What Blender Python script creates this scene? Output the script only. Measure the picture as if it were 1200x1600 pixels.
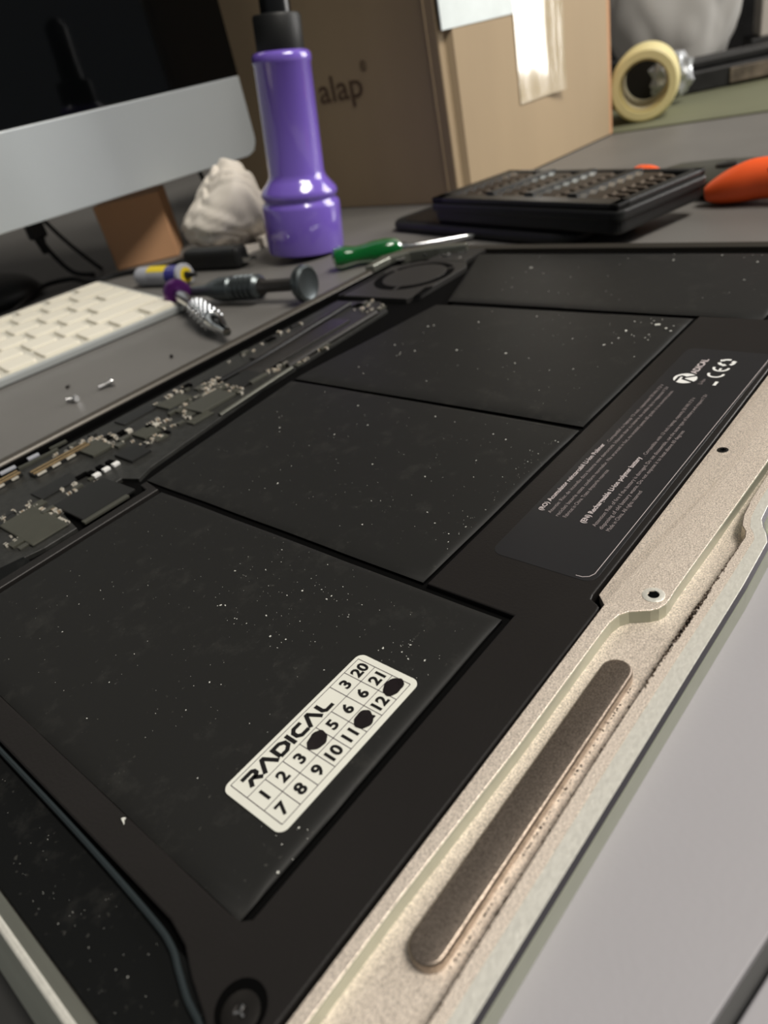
import bpy, bmesh, math, random
from mathutils import Vector, Matrix, noise

# ------------------------------------------------------------------ scene reset
for o in list(bpy.data.objects):
    bpy.data.objects.remove(o, do_unlink=True)
scene = bpy.context.scene
C = scene.collection
S = 0.093            # one working unit in metres
MM = 1 / 93.0        # one millimetre in working units
CAMH = 1.06          # camera height over the desk, working units

# ------------------------------------------------------------------ camera
cam_d = bpy.data.cameras.new('camera')
cam = bpy.data.objects.new('camera', cam_d)
C.objects.link(cam)
FPX = 1100.0
cam_d.sensor_fit = 'HORIZONTAL'
cam_d.sensor_width = 36.0
cam_d.lens = FPX / 1200.0 * 36.0
cam_d.clip_start = 0.005
cam_d.clip_end = 30
vx = Vector((1810 - 600, -218 - 800, FPX)).normalized()
vy = Vector((-715 - 600, 398 - 800, FPX)).normalized()
vy = (vy - vx * vx.dot(vy) * 0.5).normalized()
vx = (vx - vy * vx.dot(vy)).normalized()
vz = vx.cross(vy)
rot = Matrix(((vx[0], -vx[1], -vx[2]), (vy[0], -vy[1], -vy[2]), (vz[0], -vz[1], -vz[2])))
cam.matrix_world = Matrix.Translation((0, 0, CAMH * S)) @ rot.to_4x4()
cam_d.dof.use_dof = True
cam_d.dof.focus_distance = 0.150
cam_d.dof.aperture_fstop = 25.0
scene.camera = cam

# ------------------------------------------------------------------ world, lights, exposure
world = bpy.data.worlds.new('world')
scene.world = world
world.use_nodes = True
bg = world.node_tree.nodes['Background']
bg.inputs[0].default_value = (0.80, 0.84, 0.88, 1)
bg.inputs[1].default_value = 0.085

def area(name, loc, target, sx, sy, power, color):
    d = bpy.data.lights.new(name, 'AREA')
    d.shape = 'RECTANGLE'
    d.size = sx
    d.size_y = sy
    d.energy = power
    d.color = color
    o = bpy.data.objects.new(name, d)
    C.objects.link(o)
    o.location = loc
    o.rotation_euler = (Vector(target) - Vector(loc)).to_track_quat('-Z', 'Y').to_euler()
    return o

area('window_light', (2.0, -0.80, 0.52), (0.45, 0.25, 0.05), 1.0, 1.3, 24, (1.0, 0.97, 0.93))
area('ceiling_lamp_light', (0.42, -0.80, 1.72), (0.3, 0.2, 0), 1.0, 0.5, 31, (1.0, 0.94, 0.85))
scene.view_settings.view_transform = 'Standard'
scene.view_settings.look = 'None'
scene.view_settings.gamma = 1.0
scene.view_settings.use_curve_mapping = False
scene.view_settings.exposure = 0.45

# ------------------------------------------------------------------ materials
def lin(c):
    r = []
    for v in c:
        v = v / 255.0
        r.append(v / 12.92 if v <= 0.04045 else ((v + 0.055) / 1.055) ** 2.4)
    return (r[0], r[1], r[2], 1)

def mat(name, col, rough=0.5, metal=0.0, var=0.0, vscale=40, bump=0.0, bscale=400, spec=0.5,
        trans=0.0, coat=0.0, stretch=None, alpha=1.0, ior=1.45):
    m = bpy.data.materials.new(name)
    m.use_nodes = True
    nt = m.node_tree
    b = nt.nodes['Principled BSDF']
    b.inputs['Base Color'].default_value = lin(col)
    b.inputs['Roughness'].default_value = rough
    b.inputs['Metallic'].default_value = metal
    b.inputs['Specular IOR Level'].default_value = spec
    b.inputs['Transmission Weight'].default_value = trans
    b.inputs['Coat Weight'].default_value = coat
    b.inputs['Alpha'].default_value = alpha
    b.inputs['IOR'].default_value = ior
    tc = nt.nodes.new('ShaderNodeTexCoord')
    src = tc.outputs['Object']
    if stretch:
        mp = nt.nodes.new('ShaderNodeMapping')
        mp.inputs['Scale'].default_value = stretch
        nt.links.new(src, mp.inputs[0])
        src = mp.outputs[0]
    if var > 0:
        n = nt.nodes.new('ShaderNodeTexNoise')
        n.inputs['Scale'].default_value = vscale
        n.inputs['Detail'].default_value = 5
        nt.links.new(src, n.inputs['Vector'])
        r = nt.nodes.new('ShaderNodeMapRange')
        r.inputs[1].default_value = 0.3
        r.inputs[2].default_value = 0.7
        r.inputs[3].default_value = 1 - var
        r.inputs[4].default_value = 1 + var
        nt.links.new(n.outputs[0], r.inputs[0])
        h = nt.nodes.new('ShaderNodeMix')
        h.data_type = 'RGBA'
        h.blend_type = 'MULTIPLY'
        h.inputs[0].default_value = 1
        h.inputs[6].default_value = lin(col)
        cc = nt.nodes.new('ShaderNodeCombineColor')
        for i in range(3):
            nt.links.new(r.outputs[0], cc.inputs[i])
        nt.links.new(cc.outputs[0], h.inputs[7])
        nt.links.new(h.outputs[2], b.inputs['Base Color'])
    if bump > 0:
        n2 = nt.nodes.new('ShaderNodeTexNoise')
        n2.inputs['Scale'].default_value = bscale
        n2.inputs['Detail'].default_value = 3
        nt.links.new(src, n2.inputs['Vector'])
        bp = nt.nodes.new('ShaderNodeBump')
        bp.inputs['Strength'].default_value = bump
        bp.inputs['Distance'].default_value = 0.0006
        nt.links.new(n2.outputs[0], bp.inputs['Height'])
        nt.links.new(bp.outputs[0], b.inputs['Normal'])
    return m

def smudged(name, col, rough, spec=0.4):
    """black plastic film with faint dusty smears"""
    m = mat(name, col, rough, spec=spec)
    nt = m.node_tree
    b = nt.nodes['Principled BSDF']
    tc = nt.nodes.new('ShaderNodeTexCoord')
    n1 = nt.nodes.new('ShaderNodeTexNoise')
    n1.inputs['Scale'].default_value = 130
    n1.inputs['Detail'].default_value = 6
    n1.inputs['Roughness'].default_value = 0.7
    n2 = nt.nodes.new('ShaderNodeTexNoise')
    n2.inputs['Scale'].default_value = 900
    n2.inputs['Detail'].default_value = 2
    mp = nt.nodes.new('ShaderNodeMapRange')
    mp.inputs[1].default_value = 0.55
    mp.inputs[2].default_value = 0.8
    mp.inputs[4].default_value = 0.05
    mp2 = nt.nodes.new('ShaderNodeMapRange')
    mp2.inputs[1].default_value = 0.70
    mp2.inputs[2].default_value = 0.78
    mp2.inputs[4].default_value = 0.10
    ad = nt.nodes.new('ShaderNodeMath')
    ad.operation = 'ADD'
    mx = nt.nodes.new('ShaderNodeMix')
    mx.data_type = 'RGBA'
    mx.inputs[6].default_value = lin(col)
    mx.inputs[7].default_value = lin((150, 148, 140))
    for n in (n1, n2):
        nt.links.new(tc.outputs['Object'], n.inputs['Vector'])
    nt.links.new(n1.outputs[0], mp.inputs[0])
    nt.links.new(n2.outputs[0], mp2.inputs[0])
    nt.links.new(mp.outputs[0], ad.inputs[0])
    nt.links.new(mp2.outputs[0], ad.inputs[1])
    nt.links.new(ad.outputs[0], mx.inputs[0])
    nt.links.new(mx.outputs[2], b.inputs['Base Color'])
    return m

M = {}
M['desk'] = mat('desk_grey', (106, 104, 101), 0.5, var=0.05, vscale=25, bump=0.08, bscale=900)
M['desk_front'] = mat('desk_light_grey', (156, 154, 158), 0.5, var=0.03, vscale=18, bump=0.05, bscale=900)
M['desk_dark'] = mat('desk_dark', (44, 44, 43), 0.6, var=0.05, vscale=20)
M['seam'] = mat('seam_dark', (70, 70, 70), 0.7)
M['wall'] = mat('wall_grey', (96, 94, 92), 0.8, var=0.05, vscale=3)
M['alu'] = mat('aluminium_blasted', (230, 217, 203), 0.42, 0.55, var=0.42, vscale=3600, bump=0.22, bscale=4200)
M['alu_cut'] = mat('aluminium_machined', (232, 230, 220), 0.35, 0.45, var=0.07, vscale=900, bump=0.15, bscale=1500)
M['alu_wall'] = mat('aluminium_side', (160, 163, 148), 0.4, 0.4, var=0.03, vscale=300)
M['chamfer'] = mat('polished_chamfer', (98, 96, 101), 0.3, 0.85)
M['rim_grey'] = mat('rim_grey', (150, 152, 142), 0.3, 0.75, var=0.06, vscale=900, stretch=(1, 0.05, 1))
M['steel'] = mat('steel_bar', (152, 139, 127), 0.32, 0.9, var=0.55, vscale=5200, bump=0.14, bscale=5200)
M['gap'] = mat('gap_black', (6, 6, 6), 0.9, spec=0.04)
M['cell'] = smudged('battery_cell_black', (32, 32, 31), 0.55, spec=0.22)
M['bar'] = mat('battery_frame_black', (30, 28, 27), 0.42, var=0.05, vscale=60, bump=0.06, bscale=1500, spec=0.3)
M['speaker'] = smudged('speaker_black', (17, 18, 18), 0.6, spec=0.12)
M['label'] = mat('label_black', (33, 33, 35), 0.38, var=0.03, vscale=80, spec=0.5)
M['print'] = mat('print_grey', (190, 180, 180), 0.6)
M['print_dim'] = mat('print_dim', (140, 130, 130), 0.6)
M['print_white'] = mat('print_white', (225, 225, 222), 0.6)
M['sticker'] = mat('sticker_paper', (218, 218, 208), 0.45, var=0.03, vscale=120)
M['ink'] = mat('ink_black', (14, 12, 12), 0.45)
M['ink_line'] = mat('ink_line', (70, 62, 70), 0.5)
M['marker'] = mat('marker_ink', (22, 16, 18), 0.35, var=0.3, vscale=900)
M['dust'] = mat('dust_white', (205, 205, 198), 0.8)
M['rubber'] = mat('rubber_black', (40, 46, 48), 0.3, spec=0.5)
M['cable'] = mat('cable_black', (16, 16, 17), 0.45)
M['pcb'] = mat('pcb_dark', (42, 42, 40), 0.45, var=0.25, vscale=500, bump=0.2, bscale=1400)
M['chip'] = mat('chip_grey', (66, 66, 58), 0.4, var=0.08, vscale=300)
M['chip_dark'] = mat('chip_dark', (30, 30, 29), 0.4)
M['shield'] = mat('shield_grey', (92, 92, 84), 0.35, 0.5)
M['tin'] = mat('tin_bright', (240, 234, 220), 0.25, 0.5)
M['gold'] = mat('gold_contact', (222, 186, 132), 0.25, 0.9)
M['brown_cap'] = mat('capacitor_brown', (138, 122, 102), 0.45)
M['pipe'] = mat('heat_pipe_black', (52, 50, 48), 0.35, 0.3)
M['hinge'] = mat('hinge_cover', (74, 70, 64), 0.35, 0.35)
M['fan'] = mat('fan_black', (46, 45, 44), 0.5)
M['fan_dark'] = mat('fan_dark', (8, 8, 8), 0.8, spec=0.06)
M['dirt'] = mat('dirt_dark', (62, 48, 36), 0.8, var=0.5, vscale=900)
M['screw'] = mat('screw_steel', (190, 190, 190), 0.25, 0.9)
M['screw_dark'] = mat('screw_dark', (48, 46, 44), 0.35, 0.7)
M['key'] = mat('key_white', (226, 221, 206), 0.5)
M['kb_body'] = mat('keyboard_silver', (178, 182, 182), 0.35, 0.35)
M['kb_deck'] = mat('keyboard_deck', (205, 202, 190), 0.5)
M['purple'] = mat('bottle_purple', (120, 95, 194), 0.16, spec=0.6, coat=0.9)
M['black_gloss'] = mat('black_gloss', (18, 19, 20), 0.25)
M['black_matte'] = mat('black_matte', (22, 23, 23), 0.5, bump=0.1, bscale=900)
M['case_black'] = mat('case_black', (28, 29, 29), 0.45, bump=0.1, bscale=700)
M['card'] = mat('cardboard', (163, 143, 114), 0.75, var=0.07, vscale=14, bump=0.15, bscale=260, stretch=(1, 1, 0.25))
M['card_brown'] = mat('cardboard_brown', (196, 150, 112), 0.75, var=0.05, vscale=20)
M['card_print'] = mat('box_print', (92, 72, 54), 0.7)
M['tape_clear'] = mat('tape_clear', (196, 180, 150), 0.10, spec=1.0, bump=0.45, bscale=260, stretch=(1, 1, 0.12), coat=1.0)
M['paper_label'] = mat('paper_label', (206, 216, 216), 0.4, var=0.06, vscale=60)
M['imac'] = mat('silver_chin', (196, 203, 207), 0.42, 0.45, var=0.02, vscale=10)
M['screen'] = mat('screen_glass', (5, 6, 7), 0.06)
M['tissue'] = mat('crumpled_white', (244, 236, 224), 0.6, var=0.04, vscale=30)
M['green'] = mat('green_plastic', (12, 120, 52), 0.12, trans=0.55, ior=1.49)
M['purple_metal'] = mat('anodised_purple', (84, 34, 100), 0.28, 0.6)
M['chrome'] = mat('chrome', (200, 202, 204), 0.14, 1.0)
M['dark_metal'] = mat('dark_metal', (86, 92, 94), 0.32, 0.75)
M['bit_metal'] = mat('bit_metal', (104, 94, 84), 0.4, 0.6)
M['yellow'] = mat('label_yellow', (226, 200, 40), 0.45)
M['blue'] = mat('label_blue', (48, 44, 130), 0.45)
M['tube_grey'] = mat('tube_grey', (170, 172, 180), 0.4)
M['orange'] = mat('orange_grip', (250, 98, 44), 0.45, var=0.05, vscale=60)
M['plier_metal'] = mat('plier_metal', (84, 84, 76), 0.45, 0.6)
M['tape_roll'] = mat('tape_roll_yellow', (226, 214, 158), 0.5, var=0.06, vscale=30)
M['tape_core'] = mat('tape_roll_core', (212, 202, 168), 0.5)
M['mat'] = mat('mat_olive', (104, 106, 84), 0.7, var=0.05, vscale=20)
M['foil'] = mat('foil_silver', (205, 208, 212), 0.25, 0.6)
M['dark_grey'] = mat('dark_grey', (40, 40, 41), 0.5, var=0.3, vscale=60)
M['dirty_grey'] = mat('dirty_grey', (112, 102, 90), 0.6, var=0.5, vscale=90)
M['bagplastic'] = mat('bag_plastic', (200, 199, 196), 0.3, var=0.06, vscale=5)
M['bag_grey'] = mat('bag_grey', (120, 120, 122), 0.4)
M['white_card'] = mat('white_card', (206, 200, 192), 0.5)
M['pale_yellow'] = mat('pale_yellow', (232, 226, 160), 0.5)

# ------------------------------------------------------------------ mesh helpers
LOC = {}

def finish(name, bm, m, parent=None, smooth=False, world_xyz=True, ang=35):
    """bm is in working units; world_xyz: vertices are world positions, else local to the parent"""
    bmesh.ops.recalc_face_normals(bm, faces=bm.faces[:])
    for e in bm.edges:
        if len(e.link_faces) == 2:
            e.smooth = e.calc_face_angle(0) < math.radians(ang)
    for f in bm.faces:
        f.smooth = smooth
    me = bpy.data.meshes.new(name)
    bm.to_mesh(me)
    bm.free()
    return link(name, me, m, parent, world_xyz)

def link(name, me, m, parent=None, world_xyz=True):
    mats = m if isinstance(m, (list, tuple)) else [m]
    for x in mats:
        me.materials.append(M[x])
    o = bpy.data.objects.new(name, me)
    C.objects.link(o)
    off = Vector((0, 0, 0))
    if parent is not None:
        o.parent = parent
        if world_xyz:
            off = LOC.get(parent.name, Vector((0, 0, 0)))
    else:
        if world_xyz and me.vertices:
            xs = [v.co.x for v in me.vertices]
            ys = [v.co.y for v in me.vertices]
            zs = [v.co.z for v in me.vertices]
            off = Vector(((min(xs) + max(xs)) / 2, (min(ys) + max(ys)) / 2, min(zs)))
            o.location = off * S
    me.transform(Matrix.Scale(S, 4) @ Matrix.Translation(-off))
    LOC[o.name] = off
    return o

def thing(name, label, cat, loc, rz=0.0, rx=0.0, ry=0.0, group=None):
    o = bpy.data.objects.new(name, None)
    C.objects.link(o)
    o.empty_display_size = 0.01
    o.location = Vector(loc) * S
    o.rotation_euler = (rx, ry, rz)
    tag(o, label, cat, group)
    LOC[o.name] = Vector(loc)
    return o

def tag(o, label=None, cat=None, group=None, kind=None):
    if label:
        o['label'] = label
    if cat:
        o['category'] = cat
    if group:
        o['group'] = group
    if kind:
        o['kind'] = kind
    return o

def B():
    return bmesh.new()

def box(bm, x0, x1, y0, y1, z0, z1, bev=0.0, seg=2, mi=0):
    vs = [bm.verts.new((x, y, z)) for x in (x0, x1) for y in (y0, y1) for z in (z0, z1)]
    fs = []
    for q in ((0, 1, 3, 2), (4, 6, 7, 5), (0, 4, 5, 1), (2, 3, 7, 6), (0, 2, 6, 4), (1, 5, 7, 3)):
        f = bm.faces.new([vs[i] for i in q])
        f.material_index = mi
        fs.append(f)
    if bev > 0:
        es = list({e for f in fs for e in f.edges})
        bmesh.ops.bevel(bm, geom=es, offset=bev, segments=seg, profile=0.5, affect='EDGES')
    return bm

def obox(bm, c, size, rz=0.0, bev=0.0, seg=2, mi=0):
    b2 = bmesh.new()
    sx, sy, sz = size
    box(b2, -sx / 2, sx / 2, -sy / 2, sy / 2, 0, sz, bev, seg, mi)
    b2.transform(Matrix.Translation(c) @ Matrix.Rotation(rz, 4, 'Z'))
    merge(bm, b2)
    return bm

def merge(bm, b2):
    me = bpy.data.meshes.new('tmp')
    b2.to_mesh(me)
    b2.free()
    bm.from_mesh(me)
    bpy.data.meshes.remove(me)

def prism(bm, pts, z0, z1, bev=0.0, seg=2, top_only=True, mi=0):
    b2 = bmesh.new()
    lo = [b2.verts.new((p[0], p[1], z0)) for p in pts]
    hi = [b2.verts.new((p[0], p[1], z1)) for p in pts]
    n = len(pts)
    b2.faces.new(lo[::-1])
    top = b2.faces.new(hi)
    for i in range(n):
        b2.faces.new((lo[i], lo[(i + 1) % n], hi[(i + 1) % n], hi[i]))
    bmesh.ops.recalc_face_normals(b2, faces=b2.faces[:])
    if bev > 0:
        es = list(top.edges) if top_only else list(b2.edges)
        bmesh.ops.bevel(b2, geom=es, offset=bev, segments=seg, profile=0.5, affect='EDGES')
    for f in b2.faces:
        f.material_index = mi
    merge(bm, b2)
    return bm

def lathe(bm, prof, n=32, cap=True, mi=0):
    """profile of (r, z), around the z axis"""
    b2 = bmesh.new()
    rings = []
    for r, z in prof:
        rings.append([b2.verts.new((r * math.cos(2 * math.pi * i / n), r * math.sin(2 * math.pi * i / n), z)) for i in range(n)])
    for a, b in zip(rings, rings[1:]):
        for i in range(n):
            b2.faces.new((a[i], a[(i + 1) % n], b[(i + 1) % n], b[i]))
    if cap:
        b2.faces.new(rings[0][::-1])
        b2.faces.new(rings[-1])
    for f in b2.faces:
        f.material_index = mi
    merge(bm, b2)
    return bm

def along(bm_fn, p0, p1):
    """matrix that takes the z axis of a lathe to the segment p0 -> p1"""
    d = Vector(p1) - Vector(p0)
    q = d.to_track_quat('Z', 'Y')
    return Matrix.Translation(p0) @ q.to_matrix().to_4x4()

def smooth_path(pts, k=6):
    pts = [Vector(p) for p in pts]
    out = []
    for i in range(len(pts) - 1):
        p0 = pts[max(i - 1, 0)]
        p1, p2 = pts[i], pts[i + 1]
        p3 = pts[min(i + 2, len(pts) - 1)]
        for j in range(k):
            t = j / k
            out.append(0.5 * ((2 * p1) + (p2 - p0) * t + (2 * p0 - 5 * p1 + 4 * p2 - p3) * t * t + (3 * p1 - p0 - 3 * p2 + p3) * t ** 3))
    out.append(pts[-1])
    return out

def tube(bm, pts, r, n=8):
    b2 = bmesh.new()
    pts = [Vector(p) for p in pts]
    rings = []
    up = Vector((0, 0, 1))
    for i, p in enumerate(pts):
        d = (pts[min(i + 1, len(pts) - 1)] - pts[max(i - 1, 0)]).normalized()
        s = d.cross(up)
        if s.length < 1e-3:
            s = d.cross(Vector((1, 0, 0)))
        s.normalize()
        t = s.cross(d)
        rr = r(i / (len(pts) - 1)) if callable(r) else r
        rings.append([b2.verts.new(p + (s * math.cos(2 * math.pi * k / n) + t * math.sin(2 * math.pi * k / n)) * rr) for k in range(n)])
    for a, b in zip(rings, rings[1:]):
        for k in range(n):
            b2.faces.new((a[k], a[(k + 1) % n], b[(k + 1) % n], b[k]))
    b2.faces.new(rings[0][::-1])
    b2.faces.new(rings[-1])
    merge(bm, b2)
    return bm

def arc(cx, cy, r, a0, a1, n=8):
    return [(cx + r * math.cos(math.radians(a0 + (a1 - a0) * i / n)), cy + r * math.sin(math.radians(a0 + (a1 - a0) * i / n))) for i in range(n + 1)]

def rrect(x0, x1, y0, y1, r, n=5):
    return (arc(x1 - r, y0 + r, r, -90, 0, n) + arc(x1 - r, y1 - r, r, 0, 90, n) + arc(x0 + r, y1 - r, r, 90, 180, n) + arc(x0 + r, y0 + r, r, 180, 270, n))

def stroke(bm, pts, w, z0, z1, T=None, closed=False):
    """flat ribbon of width w along a polyline, with thickness"""
    P = [Vector((p[0], p[1], 0)) for p in pts]
    n = len(P)
    L, R = [], []
    for i in range(n):
        if closed:
            a, b = P[i - 1], P[(i + 1) % n]
        else:
            a, b = P[max(i - 1, 0)], P[min(i + 1, n - 1)]
        d1 = (P[i] - a)
        d2 = (b - P[i])
        if d1.length < 1e-9:
            d1 = d2
        if d2.length < 1e-9:
            d2 = d1
        d1, d2 = d1.normalized(), d2.normalized()
        t = (d1 + d2)
        t = t.normalized() if t.length > 1e-6 else d1
        nrm = Vector((-t.y, t.x, 0))
        k = max(0.45, nrm.dot(Vector((-d1.y, d1.x, 0))))
        L.append(P[i] + nrm * (w / 2 / k))
        R.append(P[i] - nrm * (w / 2 / k))
    b2 = bmesh.new()
    rows = [[b2.verts.new((v.x, v.y, z)) for v in s] for s in (L, R) for z in (z0, z1)]
    Lb, Lt, Rb, Rt = rows
    m = n if closed else n - 1
    for i in range(m):
        j = (i + 1) % n
        b2.faces.new((Lt[i], Rt[i], Rt[j], Lt[j]))
        b2.faces.new((Lb[i], Lb[j], Rb[j], Rb[i]))
        b2.faces.new((Lt[i], Lt[j], Lb[j], Lb[i]))
        b2.faces.new((Rt[i], Rb[i], Rb[j], Rt[j]))
    if not closed:
        b2.faces.new((Lt[0], Lb[0], Rb[0], Rt[0]))
        b2.faces.new((Lt[-1], Rt[-1], Rb[-1], Lb[-1]))
    if T is not None:
        b2.transform(T)
    merge(bm, b2)
    return bm

def text_bm(s, size, bold=0.0, xscale=1.0, align='LEFT', thick=0.0004):
    cu = bpy.data.curves.new('t', 'FONT')
    cu.body = s
    cu.size = 1.0
    cu.offset = bold
    cu.align_x = align
    cu.align_y = 'BOTTOM_BASELINE'
    cu.resolution_u = 3
    ob = bpy.data.objects.new('t', cu)
    C.objects.link(ob)
    dg = bpy.context.evaluated_depsgraph_get()
    me = bpy.data.meshes.new_from_object(ob.evaluated_get(dg))
    bm = bmesh.new()
    bm.from_mesh(me)
    bpy.data.objects.remove(ob, do_unlink=True)
    bpy.data.curves.remove(cu)
    bpy.data.meshes.remove(me)
    bm.transform(Matrix.Diagonal((size * xscale, size, size, 1)))
    if thick == 0:
        return bm
    g = bmesh.ops.extrude_face_region(bm, geom=bm.faces[:])
    bmesh.ops.translate(bm, vec=(0, 0, thick), verts=[v for v in g['geom'] if isinstance(v, bmesh.types.BMVert)])
    return bm

def text_width(bm):
    xs = [v.co.x for v in bm.verts]
    return (min(xs), max(xs)) if xs else (0, 0)

def shared(name, me, m_done, parent, loc, rz=0.0, scale=None):
    """another object on an existing mesh (loc in working units, relative to parent)"""
    o = bpy.data.objects.new(name, me)
    C.objects.link(o)
    o.parent = parent
    o.location = Vector(loc) * S
    o.rotation_euler = (0, 0, rz)
    if scale:
        o.scale = scale
    return o

def mesh_only(name, bm, mats, smooth=False):
    bmesh.ops.recalc_face_normals(bm, faces=bm.faces[:])
    for f in bm.faces:
        f.smooth = smooth
    me = bpy.data.meshes.new(name)
    bm.to_mesh(me)
    bm.free()
    me.transform(Matrix.Scale(S, 4))
    for x in mats:
        me.materials.append(M[x])
    return me

R = math.radians
rng = random.Random(7)

# ------------------------------------------------------------------ setting: walls, desk
bm = B()
box(bm, -8, 22, 15.0, 15.5, -8, 22)
tag(finish('wall_back', bm, 'wall'), kind='structure')
bm = B()
box(bm, 16.5, 17.0, 1.0, 15.0, -8, 22)
tag(finish('wall_far', bm, 'wall'), kind='structure')

desk = thing('desk', 'grey laminate desk with a groove in its light front panel', 'desk', (4.0, 4.0, 0), R(-3))
LOC['desk'] = Vector((0, 0, 0))
desk.location = (0, 0, 0)
desk.rotation_euler = (0, 0, 0)
def dk(x, y, a=-3):
    a = R(a)
    return (x * math.cos(a) - y * math.sin(a), x * math.sin(a) + y * math.cos(a))
bm = B()
prism(bm, [(-0.06, 0.33), (16.3, 0.33), (16.3, 14.8), (-6, 14.8), (-6, 3.0), (-0.06, 3.0)], -0.3, 0.0)
finish('desk_panel', bm, 'desk', desk)
# light front panels on either side of a narrow groove
GX, GY, GS, GW = 0.42, 0.083, -0.165, 0.011
def groove(x, side):
    return GY + GS * (x - GX) + side * GW
XL, XR = -0.05, 16.3
bm = B()
prism(bm, [(XL, groove(XL, 1)), (XR, groove(XR, 1)), (XR, 0.33), (XL, 0.33)], -0.3, 0.0, 0.002, 2)
finish('desk_panel', bm, 'desk_front', desk)
bm = B()
prism(bm, [(XL, -4), (XR, -4), (XR, groove(XR, -1)), (XL, groove(XL, -1))], -0.3, 0.0, 0.003, 2)
finish('desk_panel', bm, 'desk_front', desk)
bm = B()
prism(bm, [(XL, groove(XL, -1)), (XR, groove(XR, -1)), (XR, groove(XR, 1)), (XL, groove(XL, 1))], -0.3, -0.02)
finish('groove_floor', bm, 'seam', desk)
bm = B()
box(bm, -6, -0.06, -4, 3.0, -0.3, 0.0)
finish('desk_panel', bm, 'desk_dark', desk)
for lx, ly in ((-5, -3.2), (15.5, -3.2), (-5, 14), (15.5, 14)):
    bm = B()
    box(bm, lx - .3, lx + .3, ly - .3, ly + .3, -7.9, -0.3)
    finish('leg', bm, 'wall', desk)
bm = B()
box(bm, -20, 22, -20, 15.5, -8.2, -7.9)
tag(finish('floor', bm, 'wall'), kind='structure')

# ------------------------------------------------------------------ laptop chassis
ZR = 0.060      # rim top
ZS = 0.026      # shelf level
laptop = thing('laptop', 'silver laptop lying upside down with its bottom cover removed', 'laptop', (1.63, 1.58, 0))
XM = 1.63
def mir(pts):
    return [(2 * XM - x, y) for x, y in pts][::-1]

outer = [(-0.1, 0.3195), (0.25, 0.3145), (0.5, 0.3100), (0.7, 0.3065), (0.9, 0.3030), (1.15, 0.2985), (1.305, 0.3005), (1.335, 0.312), (1.355, 0.324), (1.38, 0.334), (1.43, 0.337)]
outer_all = outer + mir(outer)
inner = [(-0.1, 0.360), (0.25, 0.3595), (0.5, 0.359), (0.7, 0.3585), (0.9, 0.355), (1.15, 0.348), (1.305, 0.344), (1.325, 0.349), (1.343, 0.362), (1.38, 0.371), (1.43, 0.374)]
inner_all = inner + mir(inner)
mid_all = [(a[0], b[1] * 0.42 + a[1] * 0.58) for a, b in zip(inner_all, outer_all)]
def shift(pts, d):
    return [(x, y + d) for x, y in pts]
bm = B()
prism(bm, rrect(-0.125, 3.385, 0.318, 2.87, 0.09), 0.001, 0.012)
prism(bm, shift(outer_all, -0.0085) + shift(inner_all, -0.012)[::-1], 0.001, 0.0498)
finish('display_lid', bm, 'alu_wall', laptop)
bm = B()
prism(bm, rrect(-0.118, 3.378, 0.336, 2.86, 0.05), 0.014, ZS)
finish('base_shell', bm, 'alu', laptop)
bm = B()
prism(bm, outer_all + mid_all[::-1], 0.050, ZR, 0.0006, 1)
finish('rim', bm, 'alu_cut', laptop)
bm = B()
prism(bm, mid_all + inner_all[::-1], ZS - 0.002, ZR - 0.0002)
finish('rim_inner', bm, 'alu', laptop)
bm = B()
lo_, hi_ = shift(outer_all, -0.0062), outer_all
vl = [bm.verts.new((x, y, 0.050)) for x, y in lo_]
vh = [bm.verts.new((x, y, ZR - 0.0006)) for x, y in hi_]
vi = [bm.verts.new((x, y, 0.050)) for x, y in hi_]
for q in range(len(vl) - 1):
    bm.faces.new((vl[q], vl[q + 1], vh[q + 1], vh[q]))
    bm.faces.new((vh[q], vh[q + 1], vi[q + 1], vi[q]))
    bm.faces.new((vi[q], vi[q + 1], vl[q + 1], vl[q]))
finish('rim_chamfer', bm, 'chamfer', laptop)

def side_rim(mirror):
    prof = [(-0.070, 0.030), (-0.070, 0.047), (-0.087, 0.0585), (-0.090, 0.0605), (-0.096, 0.0605), (-0.099, 0.0585), (-0.126, 0.041), (-0.126, 0.028), (-0.112, 0.022)]
    bm = B()
    ys = [0.37, 2.86]
    rows = [[bm.verts.new(((x if not mirror else 2 * XM - x), y, z)) for x, z in prof] for y in ys]
    n = len(prof)
    for i in range(n):
        j = (i + 1) % n
        f = bm.faces.new((rows[0][i], rows[0][j], rows[1][j], rows[1][i]))
        f.material_index = 1 if 2 <= i <= 4 else 0
    bm.faces.new(rows[0])
    bm.faces.new(rows[1][::-1])
    return bm
finish('side_rim', side_rim(False), ['rim_grey', 'alu_cut'], laptop)  # same metal: slopes painted darker and ridge brighter, as the light falls
finish('side_rim', side_rim(True), ['hinge', 'hinge'], laptop)

bm = B()
box(bm, -0.068, 3.328, 0.50, 2.77, ZS - 0.001, ZS + 0.0015)
finish('gap_shade_sheet', bm, 'fan_dark', laptop)  # near-black sheet added so the gaps between parts read as shadow
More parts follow.
